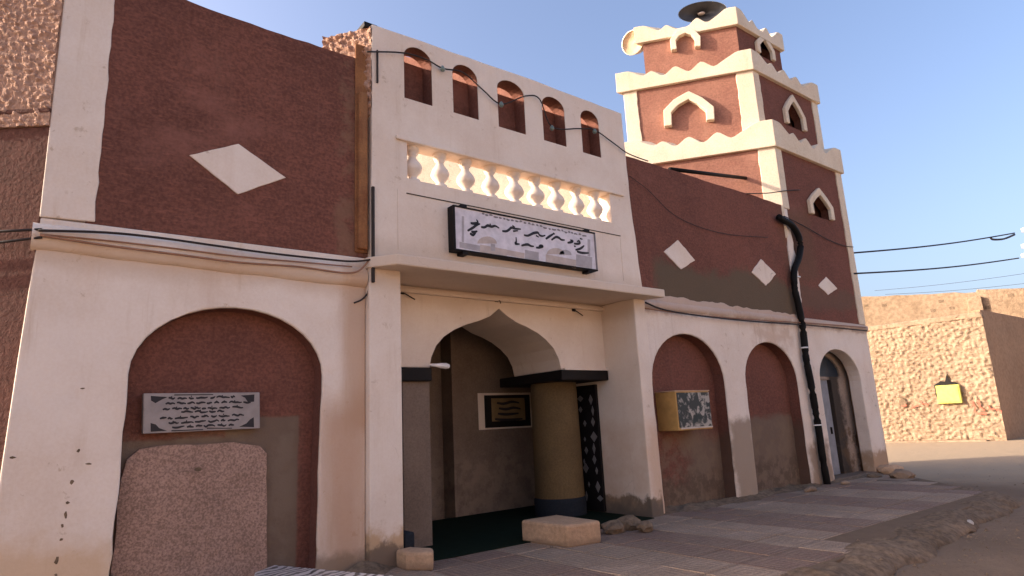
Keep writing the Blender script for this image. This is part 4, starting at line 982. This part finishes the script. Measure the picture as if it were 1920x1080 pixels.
# taller house behind
bh = empty('mud_house', (44, 14, 0), 'taller tan mud house rising behind the knobbly plaster wall', 'house')
GA = on_z(1990, 800, gz) if False else Vector((46.0, 9.0, 0))
tb = R(104); TB = Vector((math.cos(tb), math.sin(tb), 0)); NB = Vector((-TB.y, TB.x, 0))
def bpt(px, py): q_ = on_v(px, py, GA, TB); return ((q_-GA).dot(TB), q_.z)
tops = [bpt(x_, y_) for x_, y_ in ((1590, 556), (1640, 556), (1700, 553), (1770, 549), (1830, 548), (1832, 543), (1880, 541), (1925, 540), (1990, 541))]
slab('front_wall', [(tops[0][0], gz-.3)]+[(tops[-1][0]-6, gz-.3), (tops[-1][0]-6, tops[-1][1])]+rough_line(tops[::-1], .5, .12, 3), [], GA, TB, NB, .6, 'mud_far', bh, .05)
u5, z5 = bpt(1826, 560)
slab('buttress', [(u5-.45, gz-.3), (u5+.45, gz-.3), (u5+.35, z5+.1), (u5-.35, z5+.1)], [], GA, TB, NB, .5, 'mud_far', bh, .06, lift=.35)
for a, b_ in ((1658, 572), (1624, 573), (1765, 565), (1852, 576), (1895, 553), (1750, 582), (1785, 578)):
    u_, z_ = bpt(a, b_); slab('beam_hole', rough_loop([(u_-.14, z_-.09), (u_+.14, z_-.09), (u_+.14, z_+.09), (u_-.14, z_+.09)], .1, .05, a), [], GA, TB, NB, .05, 'earth', bh, 0, lift=.012)

# unseen house added behind the viewer to bounce warm light onto the shaded facade
oh = empty('unseen_house', (8, -8, 0), 'long tan house added out of view to bounce warm light onto the mosque', 'house')
vs, fs = prism_data([(-14, gz-.2), (34, gz-.2), (34, 5.2), (20, 5.2), (20, 5.9), (6, 5.9), (6, 5.0), (-14, 5.0)], [[(2, gz), (3.4, gz), (3.4, 2.2), (2, 2.2)], [(8, 1.4), (9.2, 1.4), (9.2, 2.5), (8, 2.5)], [(14, 1.4), (15.2, 1.4), (15.2, 2.5), (14, 2.5)]], Vector((0, -8, 0)), UX, UZ, Vector((0, 1, 0)), 0, -.4)
fix(obj('front_wall', vs, fs, 'street_tan', oh))
box('door', 2, 3.4, -8.3, -8.24, gz, 2.2, 'door_paint', oh)
for x_ in (8, 14): box('window', x_, x_+1.2, -8.32, -8.28, 1.4, 2.5, 'transom', oh)
box('rear_body', -14, 34, -16, -8.41, gz-.2, 4.9, 'street_tan', oh, 0)

# ================================================================== POWER LINES AND POLE
XPOLE = 27.0
tp = on_x(1916, 438, XPOLE); up = empty('utility_pole', (tp.x, tp.y, gz), 'grey power pole with white insulators at the street corner', 'pole')
tube('pole', [(tp.x+.25, tp.y-.35, gz-.3), (tp.x+.25, tp.y-.35, tp.z+.5)], .11, 'pole_grey', up, 10)
for k, py in enumerate((432, 462, 480)):
    c = on_x(1915, py, XPOLE)
    tube('insulator', [c, c+Vector((.05, -.12, 0)), c+Vector((.15, -.26, 0))], [.07, .10, .05], 'porcelain', up, 10)
    tube('insulator_arm', [c+Vector((.12, -.24, 0)), Vector((tp.x+.25, tp.y-.35, c.z))], .03, 'pole_grey', up, 6)
E0 = 9.6
for k, (x0, y0, x1, y1, r_, lb) in enumerate(((1590, 475, 1902, 437, .024, 'upper power line from the minaret to the street corner pole'), (1600, 513, 1910, 484, .024, 'lower power line running beneath the upper one to the pole'), (1640, 545, 1960, 507, .008, 'faint upper telephone wire over the mud house'), (1660, 552, 1960, 527, .008, 'faint lower telephone wire over the mud house'))):
    a = on_x(x0, y0, 17.3 if k < 2 else 33); b_ = on_x(x1, y1, XPOLE if k < 2 else 33)
    pts = [a.lerp(b_, i/14)-Vector((0, 0, .08*math.sin(math.pi*i/14))) for i in range(15)]
    w_ = tag(tube('power_line', pts, r_, 'wire', None, 6), lb, 'wire')
    if k == 0:
        c = on_x(1890, 446, XPOLE); c0 = on_x(1845, 443, XPOLE*.96)
        tube('splice_loop', spline([a.lerp(b_, .82)-Vector((0, 0, .05)), on_x(1862, 449, 25.5), on_x(1882, 448, 26.2), on_x(1902, 440, XPOLE)], 5), .035, 'wire', w_, 6)
